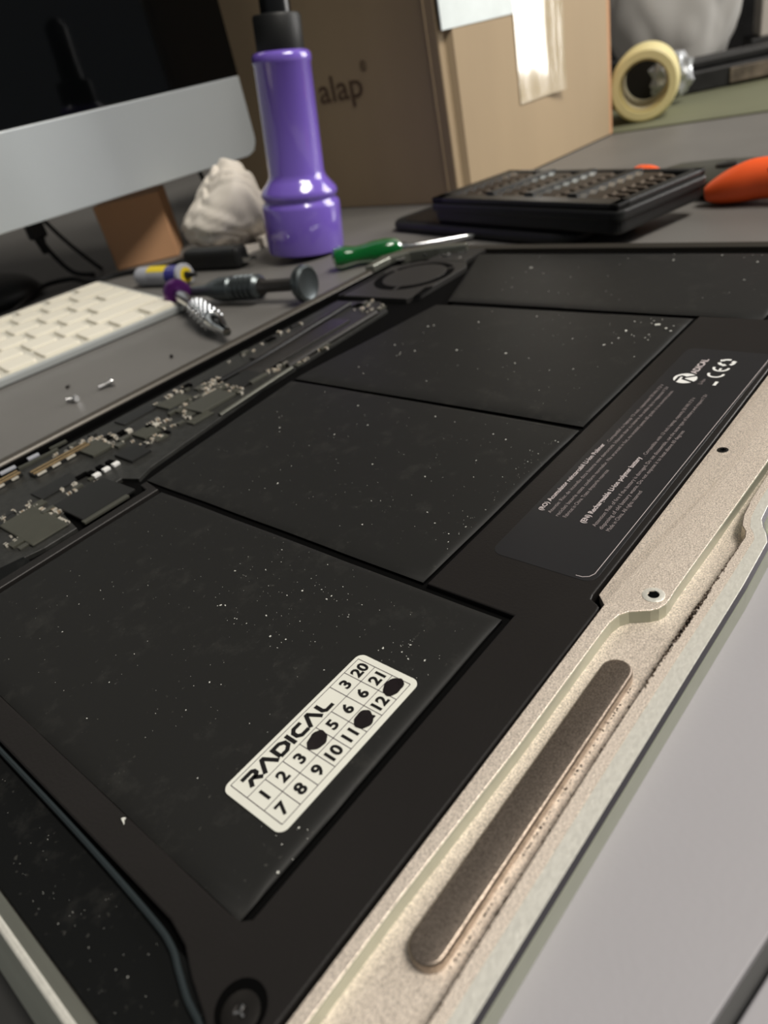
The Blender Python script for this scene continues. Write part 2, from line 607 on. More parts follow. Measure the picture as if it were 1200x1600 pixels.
# raised ledge behind the lower shelf
led = [(-0.06, 0.489), (0.3, 0.487), (0.6, 0.478), (0.90, 0.477), (0.945, 0.476), (0.972, 0.470), (0.988, 0.458), (1.000, 0.440), (1.010, 0.424), (1.022, 0.412), (1.040, 0.405), (1.060, 0.404), (1.085, 0.405), (1.30, 0.400), (XM, 0.393)]
led = led + mir(led)[1:]
led_top = led + [(3.32, 0.60), (-0.06, 0.60)]
inner_step = [(1.00, 0.470), (XM, 0.456), (2.26, 0.470)]
bm = B()
prism(bm, led + [(3.32, 0.508), (2.272, 0.507), (2.248, 0.468), (XM, 0.455), (1.012, 0.468), (0.988, 0.507), (-0.06, 0.510)], ZS - 0.001, 0.0575, 0.0012, 2)
finish('ledge', bm, 'alu', laptop, smooth=False)
bm = B()
v = [bm.verts.new(p) for p in ((1.008, 0.466, 0.0572), (XM, 0.453, 0.0572), (2.252, 0.466, 0.0572), (2.272, 0.508, 0.0560), (2.245, 0.532, 0.0510), (1.015, 0.532, 0.0510), (0.988, 0.508, 0.0560))]
b_ = [bm.verts.new((q.co.x, q.co.y, ZS - 0.001)) for q in v]
bm.faces.new(v)
for i in range(7):
    bm.faces.new((v[i], v[(i + 1) % 7], b_[(i + 1) % 7], b_[i]))
finish('ledge_slope', bm, 'alu', laptop)
# machined wall face of the ledge
bm = B()
off = [(x, y - 0.0012) for x, y in led]
prism(bm, off + led[::-1], ZS, 0.0552)
finish('ledge_wall', bm, 'alu_wall', laptop)
# steel bar on the shelf
def stadium(x0, x1, yc0, yc1, r, n=10):
    return arc(x1 - r, yc1, r, -90, 90, n) + arc(x0 + r, yc0, r, 90, 270, n)
bm = B()
prism(bm, stadium(0.2445, 0.874, 0.4195, 0.4165, 0.0288), ZS, 0.049, 0.005, 4)
finish('foot_bar', bm, 'steel', laptop, smooth=True)
tag(laptop.children[-1], 'speckled grey steel bar with rounded ends')
bm = B()
prism(bm, stadium(2 * XM - 0.874, 2 * XM - 0.2445, 0.4165, 0.4195, 0.0288), ZS, 0.049, 0.005, 4)
finish('foot_bar', bm, 'steel', laptop, smooth=True)
# adhesive residue beside the bar
bm = B()
for i in range(90):
    x = rng.uniform(0.27, 0.85)
    s_ = rng.uniform(0.0006, 0.0020)
    obox(bm, (x, 0.386 - rng.random() * 0.0015, ZS), (s_ * 1.6, s_, 0.002), rng.uniform(0, 3))
o = finish('bar_residue', bm, 'dirt', laptop)
tag(o, kind='stuff')
# screw bosses
def boss(x, y, r, z, hole):
    bm = B()
    lathe(bm, [(r, -0.004), (r, 0.0012), (r * 0.88, 0.0022), (hole, 0.0022), (hole, -0.004)], 24, cap=False)
    bm.transform(Matrix.Translation((x, y, z)))
    o = finish('screw_boss', bm, 'alu_cut', laptop, smooth=True)
    bm = B()
    prism(bm, arc(x, y, hole * 1.02, 0, 300, 5), z - 0.004, z + 0.0009)
    finish('hole', bm, 'gap', o)
for sgn in (0, 1):
    xx = 1.054 if not sgn else 2 * XM - 1.054
    boss(xx, 0.435, 0.022, 0.0575, 0.0115)
def flat_screw(x, y, r, z, parent, name='screw', m='screw_dark'):
    bm = B()
    lathe(bm, [(r, -0.006), (r, 0.0006), (r * 0.82, 0.0018), (0.0, 0.0020)], 20, cap=False)
    bm.transform(Matrix.Translation((x, y, z)))
    o = finish(name, bm, m, parent, smooth=True)
    for a in (0, 60, 120):
        bm = B()
        obox(bm, (x, y, z + 0.0012), (r * 1.0, r * 0.28, 0.0012), R(a + 15))
        finish('slot', bm, 'gap', o)
    return o
flat_screw(1.644, 0.503, 0.0150, 0.0535, laptop)
# grime along the rim
bm = B()
for i in range(420):
    x = rng.gauss(1.00, 0.07) if i < 330 else rng.uniform(0.2, 1.3)
    yy = 0.359 - max(0, x - 0.7) * 0.026
    if x > 1.29 or x < 0.05:
        continue
    s_ = rng.uniform(0.0007, 0.0024)
    obox(bm, (x, yy + rng.uniform(-0.004, 0.003) * (1 if i < 330 else .5), ZR - 0.0004), (s_ * 2.2, s_, 0.0012), rng.uniform(-0.5, 0.5))
o = finish('rim_grime', bm, 'dirt', laptop)
tag(o, kind='stuff')
# thin scored line along the shelf next to the rim
bm = B()
stroke(bm, [(x, y - 0.001) for x, y in inner], 0.0013, ZR - 0.0004, ZR + 0.0002)
finish('scored_line', bm, 'dirt', laptop)
# hinge cover tube and its neighbours
bm = B()
lathe(bm, [(0.028, 0), (0.028, 3.30)], 16)
bm.transform(Matrix.Translation((-0.02, 2.832, 0.036)) @ Matrix.Rotation(R(90), 4, 'Y'))
finish('hinge_cover', bm, 'hinge', laptop, smooth=True)
bm = B()
box(bm, -0.06, 3.32, 2.765, 2.795, ZS, 0.050)
finish('hinge_wall', bm, 'gap', laptop)
# far corner: bare metal and hinge screw
bm = B()
prism(bm, [(2.90, 2.845), (3.085, 2.875), (3.22, 2.80), (3.285, 2.64), (3.33, 2.44), (3.28, 2.42), (3.22, 2.60), (3.16, 2.73), (3.07, 2.80), (2.92, 2.80)], 0.03, 0.086, 0.006)
finish('hinge_corner', bm, 'rim_grey', laptop)
for x, y, r in ((3.12, 2.77, 0.03), (3.22, 2.66, 0.028), (3.20, 2.50, 0.022)):
    flat_screw(x, y, r, 0.060, laptop, m='screw')

# ------------------------------------------------------------------ near speaker and its cable
spk = thing('speaker', 'flat black speaker housing filling the near corner of the laptop', 'speaker', (-0.005, 1.2, ZS))
bm = B()
prism(bm, rrect(-0.069, 0.058, 0.62, 1.98, 0.01), ZS + 0.0016, 0.0425, 0.003)
prism(bm, [(-0.069, 0.62), (-0.069, 0.52), (-0.01, 0.52), (0.0, 0.62)], ZS, 0.0425)
finish('housing', bm, 'speaker', spk)
path = [(0.0655, 1.98, 0.05), (0.0655, 1.4, 0.0505), (0.0650, 1.04, 0.051), (0.060, 0.80, 0.0515), (0.054, 0.73, 0.051), (0.040, 0.690, 0.050), (0.026, 0.650, 0.0495), (0.018, 0.612, 0.049), (0.004, 0.575, 0.0485), (-0.020, 0.54, 0.048)]
bm = B()
tube(bm, smooth_path(path, 6), 0.0052, 8)
o = finish('speaker_cable', bm, 'rubber', None, smooth=True)
tag(o, 'thin dark rubber-edged cable running along the near edge of the battery', 'cable')

# ------------------------------------------------------------------ battery
bat = thing('battery', 'black four-cell battery pack with white date sticker inside the open laptop', 'battery', (XM, 1.3, ZS))
bm = B()
prism(bm, [(0.075, 0.62), (3.19, 0.62), (3.19, 1.98), (2.50, 1.99), (2.48, 2.10), (1.64, 2.18), (0.88, 2.07), (0.86, 2.0), (0.075, 2.0)], ZS, 0.041)
finish('tray', bm, 'fan_dark', bat)
ZB = 0.0555
fb = [(0.02, 0.520), (0.962, 0.512), (0.978, 0.514), (0.984, 0.522), (0.992, 0.538), (1.006, 0.541), (XM, 0.538)]
fb = fb + [(2 * XM - x, y) for x, y in fb[::-1][1:]]
bar_pts = fb + [(3.24, 0.600), (3.24, 0.655), (2.508, 0.655), (2.508, 0.878), (0.878, 0.878), (0.878, 0.652), (0.150, 0.652), (0.137, 0.667), (0.1352, 0.69), (0.1352, 1.955), (0.86, 1.955), (0.875, 2.045), (0.85, 2.045), (0.84, 1.995), (0.075, 1.995), (0.075, 0.76), (0.066, 0.71), (0.045, 0.665), (0.028, 0.615), (0.010, 0.575), (0.005, 0.54)]
bm = B()
prism(bm, bar_pts, ZS, ZB, 0.004, 3)
finish('frame', bm, 'bar', bat)

def cell(pts, insets, zs, dome=0.0008):
    """pts: 4 corners counter-clockwise from (x0,y0); rings inset by different margins"""
    x0, y0 = pts[0]
    bm = B()
    rings = []
    def ring(ins, z, n=14):
        l, r_, f, b = ins
        (ax, ay), (bx, by), (cx, cy), (dx, dy) = pts
        q = [(ax + l, ay + f), (bx - r_, by + f), (cx - r_, cy - b), (dx + l, dy - b)]
        vs = []
        for i in range(4):
            p0, p1 = q[i], q[(i + 1) % 4]
            for k in range(n):
                t = k / n
                x = p0[0] + (p1[0] - p0[0]) * t
                y = p0[1] + (p1[1] - p0[1]) * t
                # rounded corners
                e = min(t, 1 - t)
                zz = z - (0.0010 * max(0, 1 - e / 0.05) if z > 0.05 else 0)
                wob = 0.0018 * noise.noise((x * 6, y * 6, z * 50)) if z > 0.045 else 0
                vs.append(bm.verts.new((x + wob, y + wob, zz + wob * 0.3)))
        return vs
    for ins, z in zip(insets, zs):
        rings.append(ring(ins, z))
    for q_, (a, b) in enumerate(zip(rings, rings[1:])):
        n = len(a)
        for i in range(n):
            f = bm.faces.new((a[i], a[(i + 1) % n], b[(i + 1) % n], b[i]))
            f.material_index = 1 if q_ == 0 else 0  # side walls painted near-black: the gap's shade is put into their colour
    bm.faces.new(rings[-1])
    bm.faces.new(rings[0][::-1])
    return bm
Z0 = (0.0285, 0.0490, 0.0516, 0.0540, 0.0552, 0.0556)
def ins(l, r_, f, b):
    k = (0, 0, 0.25, 0.7, 1.4, 2.2)
    return [(l * q, r_ * q, f * q, b * q) for q in k]
cells = [
    ([(0.136, 0.668), (0.860, 0.670), (0.860, 1.938), (0.136, 1.938)], ins(0.030, 0.012, 0.012, 0.012)),
    ([(0.882, 0.894), (1.632, 0.894), (1.640, 2.145), (0.884, 2.060)], ins(0.034, 0.008, 0.012, 0.012)),
    ([(1.655, 0.894), (2.494, 0.894), (2.495, 2.05), (1.660, 2.145)], ins(0.034, 0.012, 0.014, 0.012)),
    ([(2.520, 0.672), (3.225, 0.668), (3.225, 2.30), (2.545, 2.02)], ins(0.030, 0.02, 0.014, 0.012)),
]
for pts, inn in cells:
    finish('cell', cell(pts, inn, Z0), ['cell', 'gap'], bat, smooth=True, ang=50)
# small slot in the flange between the second and third cell
bm = B()
prism(bm, stadium(1.662, 1.690, 1.605, 1.605, 0.009), 0.05, 0.0525)
bm.free()
bm = B()
prism(bm, rrect(1.670, 1.690, 1.50, 1.70, 0.009), 0.0460, 0.0515)
finish('flange_slot', bm, 'fan_dark', bat)
# recessed battery screw in the near corner
bm = B()
prism(bm, arc(0.064, 0.575, 0.037, 0, 350, 30), ZB - 0.001, ZB + 0.0003)
finish('screw_recess', bm, 'gap', bat)
bm = B()
lathe(bm, [(0.027, 0), (0.027, 0.0016), (0.021, 0.003), (0.010, 0.0032), (0.008, 0.0015), (0.0, 0.0015)], 24, cap=False)
bm.transform(Matrix.Translation((0.0605, 0.571, ZB + 0.0002)))
scr = finish('screw', bm, 'screw_dark', bat, smooth=True)
for a in (20, 140, 260):
    bm = B()
    obox(bm, (0.0605 + 0.005 * math.cos(R(a)), 0.571 + 0.005 * math.sin(R(a)), ZB + 0.0015), (0.007, 0.003, 0.002), R(a))
    finish('star_slot', bm, 'screw', scr)

# printed label on the battery frame
ZP = ZB + 0.0006
bm = B()
prism(bm, rrect(1.036, 2.235, 0.556, 0.812, 0.028, 6), ZB - 0.0004, ZP, 0.0003, 1)
lab = finish('label', bm, 'label', bat)
tag(lab, 'dark printed label with small grey text and marks')
bm = B()
stroke(bm, [(1.045, 0.600), (1.046, 0.585), (1.053, 0.573), (1.066, 0.5665), (1.20, 0.5655), (1.7, 0.563), (2.235, 0.559)], 0.0014, ZP - 0.0002, ZP + 0.0003)
finish('label_edge', bm, 'print', lab)
def line(s, x0, x1, y, h, m, bold=0.0, parent=None, name='text_line'):
    bm = text_bm(s, 1.0, bold, 1.0, thick=0.0)
    a, b = text_width(bm)
    sx = (x1 - x0) / (b - a)
    sy = h / 0.72
    bm.transform(Matrix.Translation((x0, y, ZP + 0.0004)) @ Matrix.Diagonal((sx, sy, 1, 1)) @ Matrix.Translation((-a, 0, 0)))
    return finish(name, bm, m, parent or lab)
hh = 0.0105
line('(RO) Acumulator reincarcabil Li-Ion Polimer', 1.229, 1.572, 0.785, 0.013, 'print', 0.018)
line('. Compatibil cu laptop 13 inch, capacitate 50 Wh 7.3 V', 1.580, 1.957, 0.780, hh, 'print_dim')
line('Atentie: Risc de incendiu daca bateria este demontata. Inlocuiti doar cu baterie de acelasi tip si respectati 7.3V', 1.227, 1.945, 0.7605, hh, 'print_dim')
line('reciclati bateria uzata conform normelor. Nu aruncati in foc, nu incalziti peste 60 grade si nu scurtcircuitati', 1.222, 1.921, 0.738, hh, 'print_dim')
line('Fabricat in China. Toate drepturile rezervate', 1.225, 1.454, 0.718, hh, 'print_dim')
line('(EN) Rechargeable Li-Ion polymer battery', 1.221, 1.540, 0.669, 0.0135, 'print', 0.020)
line('. Compatible with 13 inch laptop, capacity 50 Wh 7.3 V', 1.548, 1.897, 0.664, hh, 'print_dim')
line('Attention: Risk of fire if the battery is damaged. Do not disassemble, use the same type of battery and respect 7.3V', 1.219, 1.925, 0.6405, hh, 'print_dim')
line('disposing of old battery waste. Do not expose it to heat above 60 degrees', 1.215, 1.704, 0.622, hh, 'print_dim')
line('Made in China. All rights reserved', 1.215, 1.393, 0.604, hh, 'print_dim')
# round R emblem
zz0, zz1 = ZP - 0.0002, ZP + 0.0005
bm = B()
prism(bm, arc(2.013, 0.739, 0.034, 0, 351, 39), zz0, zz1)
emb = finish('emblem', bm, 'print_white', lab)
bm = B()
T = Matrix.Translation((2.013, 0.739, 0))
stroke(bm, [(-0.020, -0.030), (-0.006, 0.004), (0.010, 0.006), (0.013, 0.014), (0.006, 0.020), (-0.028, 0.020)], 0.0085, zz1 - 0.0002, zz1 + 0.0003, T)
stroke(bm, [(0.004, 0.004), (0.024, -0.024)], 0.0085, zz1 - 0.0002, zz1 + 0.0003, T)
finish('emblem_letter', bm, 'label', emb)
line('ADICAL', 2.050, 2.160, 0.720, 0.021, 'print', 0.025, name='emblem_name')
line('Li-Ion', 1.985, 2.020, 0.680, 0.012, 'print_dim')
bm = B()
obox(bm, (2.000, 0.646, zz0), (0.026, 0.0085, zz1 - zz0), 0)
finish('crossed_bin_bar', bm, 'print_white', lab)
# CE
bm = B()
stroke(bm, arc(2.062, 0.666, 0.021, 80, 280, 12), 0.0075, zz0, zz1)
finish('ce_letter', bm, 'print_white', lab)
bm = B()
stroke(bm, arc(2.106, 0.666, 0.021, 80, 280, 12), 0.0075, zz0, zz1)
stroke(bm, [(2.086, 0.666), (2.104, 0.666)], 0.0065, zz0, zz1)
finish('ce_letter', bm, 'print_white', lab)
# recycling arrows
for k in range(3):
    bm = B()
    a = 90 + 120 * k
    stroke(bm, arc(2.148, 0.664, 0.0205, a + 12, a + 78, 6), 0.010, zz0, zz1)
    p = arc(2.148, 0.664, 0.0205, a + 78, a + 100, 1)
    tip = Vector((*p[1], 0))
    base = Vector((*p[0], 0))
    d = (tip - base).normalized()
    nn = Vector((-d.y, d.x, 0))
    prism(bm, [tuple((base + nn * 0.0095)[:2]), tuple((base - nn * 0.0095)[:2]), tuple((base + d * 0.011)[:2])], zz0, zz1)
    finish('recycling_arrow', bm, 'print_white', lab)

# white date sticker
ZC = 0.0560
ZK = ZC + 0.0016
stx0, stx1, sty0, sty1 = 0.264, 0.637, 0.711, 0.869
bm = B()
prism(bm, rrect(stx0, stx1, sty0, sty1, 0.017, 6), ZC - 0.0012, ZK, 0.0003, 1)
stk = finish('date_sticker', bm, 'sticker', bat)
tag(stk, 'white date sticker with RADICAL lettering, numbers and three inked dots')
gx0, gx1, gy0, gy1 = 0.279, 0.622, 0.724, 0.8605
rows = [gy0, gy0 + (gy1 - gy0) / 3, gy0 + 2 * (gy1 - gy0) / 3, gy1]
cw = (gx1 - gx0) / 8
za, zb = ZK - 0.0002, ZK + 0.0003
def gl(p, q, wd=0.0014):
    bm = B()
    stroke(bm, [p, q], wd, za, zb)
    finish('grid_line', bm, 'ink_line', stk)
for y in rows:
    gl((gx0, y), (gx1, y), 0.0013)
for i in range(9):
    xg = gx0 + cw * i
    top = gy1 if i in (0, 6, 7, 8) else rows[2]
    gl((xg, gy0), (xg, top), 0.0016)
def digit(s, col, row, rz=0.0):
    cx = gx0 + cw * (col + 0.5)
    cy = (rows[row] + rows[row + 1]) / 2
    bm = text_bm(s, 1.0, 0.040, 1.0, 'CENTER', thick=0.0)
    a, b = text_width(bm)
    h = 0.0255
    bm.transform(Matrix.Translation((cx, cy, ZK + 0.0004)) @ Matrix.Rotation(rz, 4, 'Z') @ Matrix.Diagonal((h / 0.72 * 0.98, h / 0.72, 1, 1)) @ Matrix.Translation((-(a + b) / 2, -0.35, 0)))
    finish('number', bm, 'ink', stk)
for i, s in enumerate(['1', '2', '3', None, '5', '6', '6', '21']):
    if s:
        digit(s, i, 1)
for i, s in enumerate(['7', '8', '9', '10', '11', '12', '12', None]):
    if s:
        digit(s, i, 0)
digit('3', 6, 2)
digit('20', 7, 2)
def blob(cx, cy, r, sd):
    rr = random.Random(sd)
    pts = []
    ph = [rr.uniform(0, 6.28) for _ in range(4)]
    for k in range(36):
        a = 2 * math.pi * k / 36
        q = r * (1 + 0.07 * math.sin(2 * a + ph[0]) + 0.05 * math.sin(3 * a + ph[1]) + 0.025 * math.sin(7 * a + ph[2]) + 0.015 * rr.uniform(-1, 1))
        pts.append((cx + q * 1.08 * math.cos(a), cy + q * 0.95 * math.sin(a)))
    bm = B()
    prism(bm, pts, ZK, ZK + 0.0007)
    finish('ink_dot', bm, 'marker', stk)
blob(gx0 + cw * 3.55, (rows[1] + rows[2]) / 2, 0.0195, 1)
blob(gx0 + cw * 5.42, (rows[0] + rows[1]) / 2 + 0.001, 0.0195, 2)
blob(gx0 + cw * 7.5, (rows[0] + rows[1]) / 2 + 0.003, 0.0205, 3)
# RADICAL in wide angular capitals
Lw, Lh = 0.0295, 0.0295
x = gx0 + 0.016
y0_ = rows[2] + (rows[3] - rows[2]) * 0.5 - Lh / 2
sw = 0.0086
def letter(strokes, x, wd):
    bm = B()
    for s in strokes:
        T = Matrix.Translation((x, y0_, 0)) @ Matrix.Diagonal((wd, Lh, 1, 1))
        pts = [(p[0] * wd, p[1] * Lh) for p in s]
        stroke(bm, pts, sw, za, zb, Matrix.Translation((x, y0_, 0)))
    finish('logo_letter', bm, 'ink', stk)
R_ = [[(0.0, 0.9), (0.78, 0.9), (0.92, 0.78), (0.92, 0.58), (0.78, 0.46), (0.36, 0.46), (0.12, 0.0)], [(0.58, 0.46), (0.98, 0.0)]]
A_ = [[(0.0, 0.0), (0.48, 0.96), (0.58, 0.96), (1.06, 0.0)]]
D_ = [[(0.1, 0.1), (0.1, 0.9), (0.62, 0.9), (0.92, 0.66), (0.92, 0.34), (0.62, 0.1), (0.1, 0.1)]]
I_ = [[(0.5, 0.0), (0.5, 1.0)]]
C_ = [[(0.96, 0.9), (0.34, 0.9), (0.1, 0.68), (0.1, 0.32), (0.34, 0.1), (0.96, 0.1)]]
L_ = [[(0.1, 1.0), (0.1, 0.3), (0.3, 0.1), (0.95, 0.1)]]
for L, wd, adv in ((R_, 0.030, 0.035), (A_, 0.031, 0.037), (D_, 0.031, 0.033), (I_, 0.012, 0.015), (C_, 0.029, 0.031), (A_, 0.030, 0.037), (L_, 0.028, 0.03)):
    letter(L, x, wd)
    x += adv

# specks of dust on the battery and speaker
def specks(name, zones, parent, zf):
    bm = B()
    for (xa, xb, ya, yb, n, s0, s1) in zones:
        for _ in range(n):
            x = rng.uniform(xa, xb)
            y = rng.uniform(ya, yb)
            s = s0 + (s1 - s0) * rng.random() ** 5
            obox(bm, (x, y, zf), (s * rng.uniform(0.7, 1.8), s * rng.uniform(0.6, 1.1), s * 0.35), rng.uniform(0, 3.14))
    o = finish(name, bm, 'dust', parent)
    tag(o, kind='stuff')
specks('dust', [(0.2, 0.84, 0.72, 1.9, 150, 0.0008, 0.0030), (0.55, 0.84, 0.95, 1.35, 90, 0.0008, 0.0042), (0.22, 0.30, 0.66, 0.72, 9, 0.001, 0.004),
                (0.64, 0.72, 0.70, 0.84, 26, 0.0008, 0.0045),
                (0.95, 1.60, 0.92, 2.0, 120, 0.0010, 0.0042), (1.70, 2.45, 0.94, 2.0, 70, 0.0012, 0.006), (2.25, 2.46, 0.92, 1.08, 16, 0.003, 0.012),
                (2.60, 3.2, 0.75, 1.9, 32, 0.002, 0.008), (1.0, 1.6, 0.905, 0.96, 50, 0.0008, 0.003)], bat, 0.0558)
specks('dust', [(-0.06, 0.05, 0.62, 1.3, 60, 0.0006, 0.0018)], spk, 0.0425)
bm = B()
prism(bm, [(0.124, 0.975), (0.132, 0.977), (0.130, 0.981), (0.126, 0.983)], 0.0555, 0.0575)
prism(bm, [(0.1245, 0.976), (0.127, 0.974), (0.122, 0.968)], 0.0555, 0.0565)
o = finish('white_crumb', bm, 'dust', bat)

# ------------------------------------------------------------------ logic board
brd = thing('logic_board', 'dark circuit board crowded with chips along the laptop hinge', 'circuit board', (1.4, 2.4, ZS))
bm = B()
prism(bm, [(0.30, 2.10), (0.50, 2.05), (0.61, 2.05), (0.635, 2.19), (0.86, 2.19), (0.885, 2.12), (0.95, 2.15), (1.56, 2.245), (2.42, 2.29), (2.52, 2.42), (2.50, 2.70), (0.30, 2.70)], ZS, 0.041, 0.001, 1)
finish('board', bm, 'pcb', brd)
ZBD = 0.041
def chip(x, y, sx, sy, h, m, rz=0.0, name='chip', z=ZBD, bev=0.002):
    bm = B()
    obox(bm, (x, y, z), (sx, sy, h), rz, bev)
    return finish(name, bm, m, brd)
chip(0.545, 2.215, 0.125, 0.25, 0.009, 'chip', R(0), bev=0.004)
chip(0.945, 2.52, 0.085, 0.13, 0.013, 'chip')
chip(0.985, 2.31, 0.085, 0.12, 0.011, 'chip_dark')
chip(1.11, 2.41, 0.075, 0.095, 0.012, 'chip')
chip(1.39, 2.37, 0.175, 0.13, 0.014, 'shield', name='shield_can')
chip(1.34, 2.55, 0.12, 0.10, 0.010, 'chip')
chip(1.28, 2.29, 0.10, 0.05, 0.007, 'chip')
chip(1.60, 2.40, 0.13, 0.13, 0.011, 'chip_dark')
chip(1.62, 2.33, 0.09, 0.022, 0.013, 'shield', name='shield_can')
chip(1.20, 2.63, 0.16, 0.08, 0.006, 'chip_dark')
chip(0.72, 2.40, 0.15, 0.09, 0.006, 'chip_dark')
chip(2.05, 2.56, 0.55, 0.05, 0.010, 'pipe', R(3), name='heat_sink')
chip(1.95, 2.44, 0.62, 0.12, 0.008, 'pipe', R(2), name='heat_sink')
# heat pipe and edge bars
bm = B()
tube(bm, smooth_path([(1.75, 2.285, 0.05), (2.0, 2.295, 0.052), (2.36, 2.31, 0.053)], 6), 0.014, 10)
finish('heat_pipe', bm, 'pipe', brd, smooth=True)
bm = B()
tube(bm, smooth_path([(1.32, 2.215, 0.047), (1.6, 2.245, 0.047), (1.75, 2.258, 0.047)], 6), 0.009, 8)
finish('heat_pipe', bm, 'shield', brd, smooth=True)
bm = B()
tube(bm, smooth_path([(1.55, 2.50, 0.05), (1.75, 2.49, 0.054), (2.0, 2.51, 0.054), (2.45, 2.56, 0.052)], 6), 0.010, 8)
finish('antenna_cable', bm, 'cable', brd, smooth=True)
# gold edge connectors
for xa, xb, y in ((0.54, 0.706, 2.632), (0.716, 0.955, 2.556)):
    bm = B()
    box(bm, xa, xb, y, y + 0.05, ZBD, 0.056, 0.002)
    cn = finish('edge_connector', bm, 'chip_dark', brd)
    for k in range(2):
        bm = B()
        box(bm, xa + 0.004, xb - 0.004, y + 0.002 + k * 0.026, y + 0.014 + k * 0.026, 0.0555, 0.0585)
        finish('contact_strip', bm, 'gold', cn)
    nseg = int((xb - xa) / 0.055)
    for k in range(nseg):
        bm = B()
        xx = xa + 0.01 + k * (xb - xa) / nseg
        box(bm, xx, xx + rng.uniform(0.025, 0.04), y - 0.006, y, 0.046, 0.053)
        finish('solder_tab', bm, 'tin', cn)
# pale printed strips on the flex cable
for x, y, l, m in ((0.800, 2.745, 0.045, 'tube_grey'), (0.695, 2.745, 0.06, 'tube_grey'), (0.90, 2.73, 0.07, 'chip'), (0.80, 2.70, 0.16, 'chip')):
    chip(x, y, l, 0.014, 0.010, m, R(-4), name='flex_strip', bev=0.001)
# battery plug: dark flat connector with a grey front edge
chip(0.735, 2.155, 0.19, 0.21, 0.010, 'chip_dark', name='battery_plug')
chip(0.715, 2.045, 0.165, 0.022, 0.010, 'shield', name='plug_edge')
# bright inductors
for x, y in ((0.829, 2.303), (0.869, 2.305), (0.907, 2.302)):
    chip(x, y, 0.026, 0.020, 0.012, 'print_white', name='inductor')
    chip(x - 0.004, y + 0.032, 0.024, 0.034, 0.013, 'gap', name='inductor_body')
for x, y in ((1.09, 2.505), (1.165, 2.425)):
    chip(x, y, 0.022, 0.022, 0.015, 'tin', name='inductor')
    chip(x - 0.02, y + 0.02, 0.03, 0.03, 0.012, 'gap', name='inductor_body')
# small capacitors: shared meshes
cm = []
for (l, wd, h, body) in ((0.022, 0.012, 0.012, 'brown_cap'), (0.016, 0.010, 0.009, 'chip'), (0.028, 0.016, 0.012, 'brown_cap'), (0.018, 0.013, 0.012, 'chip_dark')):
    b_ = B()
    box(b_, -l / 2 * 0.5, l / 2 * 0.5, -wd / 2 * 0.94, wd / 2 * 0.94, 0, h * 0.94, mi=0)
    box(b_, -l / 2, -l / 2 * 0.5, -wd / 2, wd / 2, 0, h, mi=1)
    box(b_, l / 2 * 0.5, l / 2, -wd / 2, wd / 2, 0, h, mi=1)
    cm.append(mesh_only('capacitor', b_, [body, 'tin']))
zones = [(0.44, 0.62, 2.34, 2.40, 16), (0.60, 0.64, 2.10, 2.34, 14), (0.44, 0.50, 2.08, 2.34, 8), (0.68, 0.82, 2.25, 2.36, 10), (0.84, 1.06, 2.585, 2.66, 26), (0.98, 1.06, 2.40, 2.58, 24),
         (1.02, 1.20, 2.30, 2.36, 16), (1.15, 1.30, 2.33, 2.50, 26), (1.25, 1.55, 2.44, 2.50, 34), (1.26, 1.48, 2.60, 2.66, 18),
         (1.46, 1.58, 2.50, 2.60, 22), (1.48, 1.54, 2.28, 2.44, 14), (1.66, 1.78, 2.31, 2.36, 18), (1.78, 1.98, 2.255, 2.28, 16), (2.38, 2.52, 2.34, 2.52, 22), (1.7, 2.2, 2.63, 2.68, 14)]
bl = Vector((1.4, 2.4, ZS))
for xa, xb, ya, yb, n in zones:
    for _ in range(max(3, n // 4)):
        chip(rng.uniform(xa, xb), rng.uniform(ya, yb), rng.uniform(0.02, 0.05), rng.uniform(0.018, 0.04), rng.uniform(0.006, 0.012), rng.choice(('chip', 'chip_dark', 'chip_dark', 'shield', 'gap')), name='small_chip', bev=0.001)
    for _ in range(int(n * 0.7)):
        p = Vector((rng.uniform(xa, xb), rng.uniform(ya, yb), ZBD)) - bl
        k_s = rng.uniform(0.5, 0.9)
        shared('capacitor', rng.choice(cm), None, brd, p, R(rng.choice((0, 90)) + rng.uniform(-2, 2)), (k_s, k_s, k_s))
# tiny legs around the near chip
bm = B()
for k in range(14):
    obox(bm, (0.6135, 2.11 + k * 0.015, ZBD), (0.010, 0.006, 0.004))
    obox(bm, (0.49 + k * 0.008, 2.347, ZBD), (0.004, 0.010, 0.004))
tag(finish('chip_legs', bm, 'tin', brd), kind='stuff')
# dark cover to the left of the near chip
cov = thing('port_cover', 'flat black cover plate left of the circuit board', 'cover', (0.2, 2.1, ZS))
bm = B()
prism(bm, [(-0.065, 2.01), (0.44, 2.01), (0.44, 2.06), (0.29, 2.10), (0.29, 2.72), (-0.065, 2.72)], ZS, 0.048, 0.003)
finish('plate', bm, 'speaker', cov)
flat_screw(0.1, 2.3, 0.02, 0.048, cov)

# ------------------------------------------------------------------ fan
fan = thing('cooling_fan', 'black laptop fan with a ring-shaped intake in the far hinge corner', 'fan', (2.86, 2.45, ZS))
bm = B()
prism(bm, [(2.545, 2.27), (2.62, 2.24), (3.02, 2.24), (3.10, 2.30), (3.10, 2.60), (3.00, 2.735), (2.545, 2.735)], ZS, 0.053, 0.003)
finish('housing', bm, 'fan', fan)
bm = B()
prism(bm, arc(2.862, 2.47, 0.215, 0, 354, 59), 0.0525, 0.0537)
ring = finish('intake', bm, 'fan_dark', fan)
bm = B()
prism(bm, arc(2.868, 2.47, 0.172, 0, 352, 44), 0.0535, 0.0560, 0.002)
finish('hub', bm, 'fan', ring)
for k in range(3):
    a = R(70 + 120 * k)
    bm = B()
    obox(bm, (2.865 + 0.19 * math.cos(a), 2.47 + 0.19 * math.sin(a), 0.0535), (0.06, 0.022, 0.0015), a)
    finish('spoke', bm, 'fan', ring)
bm = B()
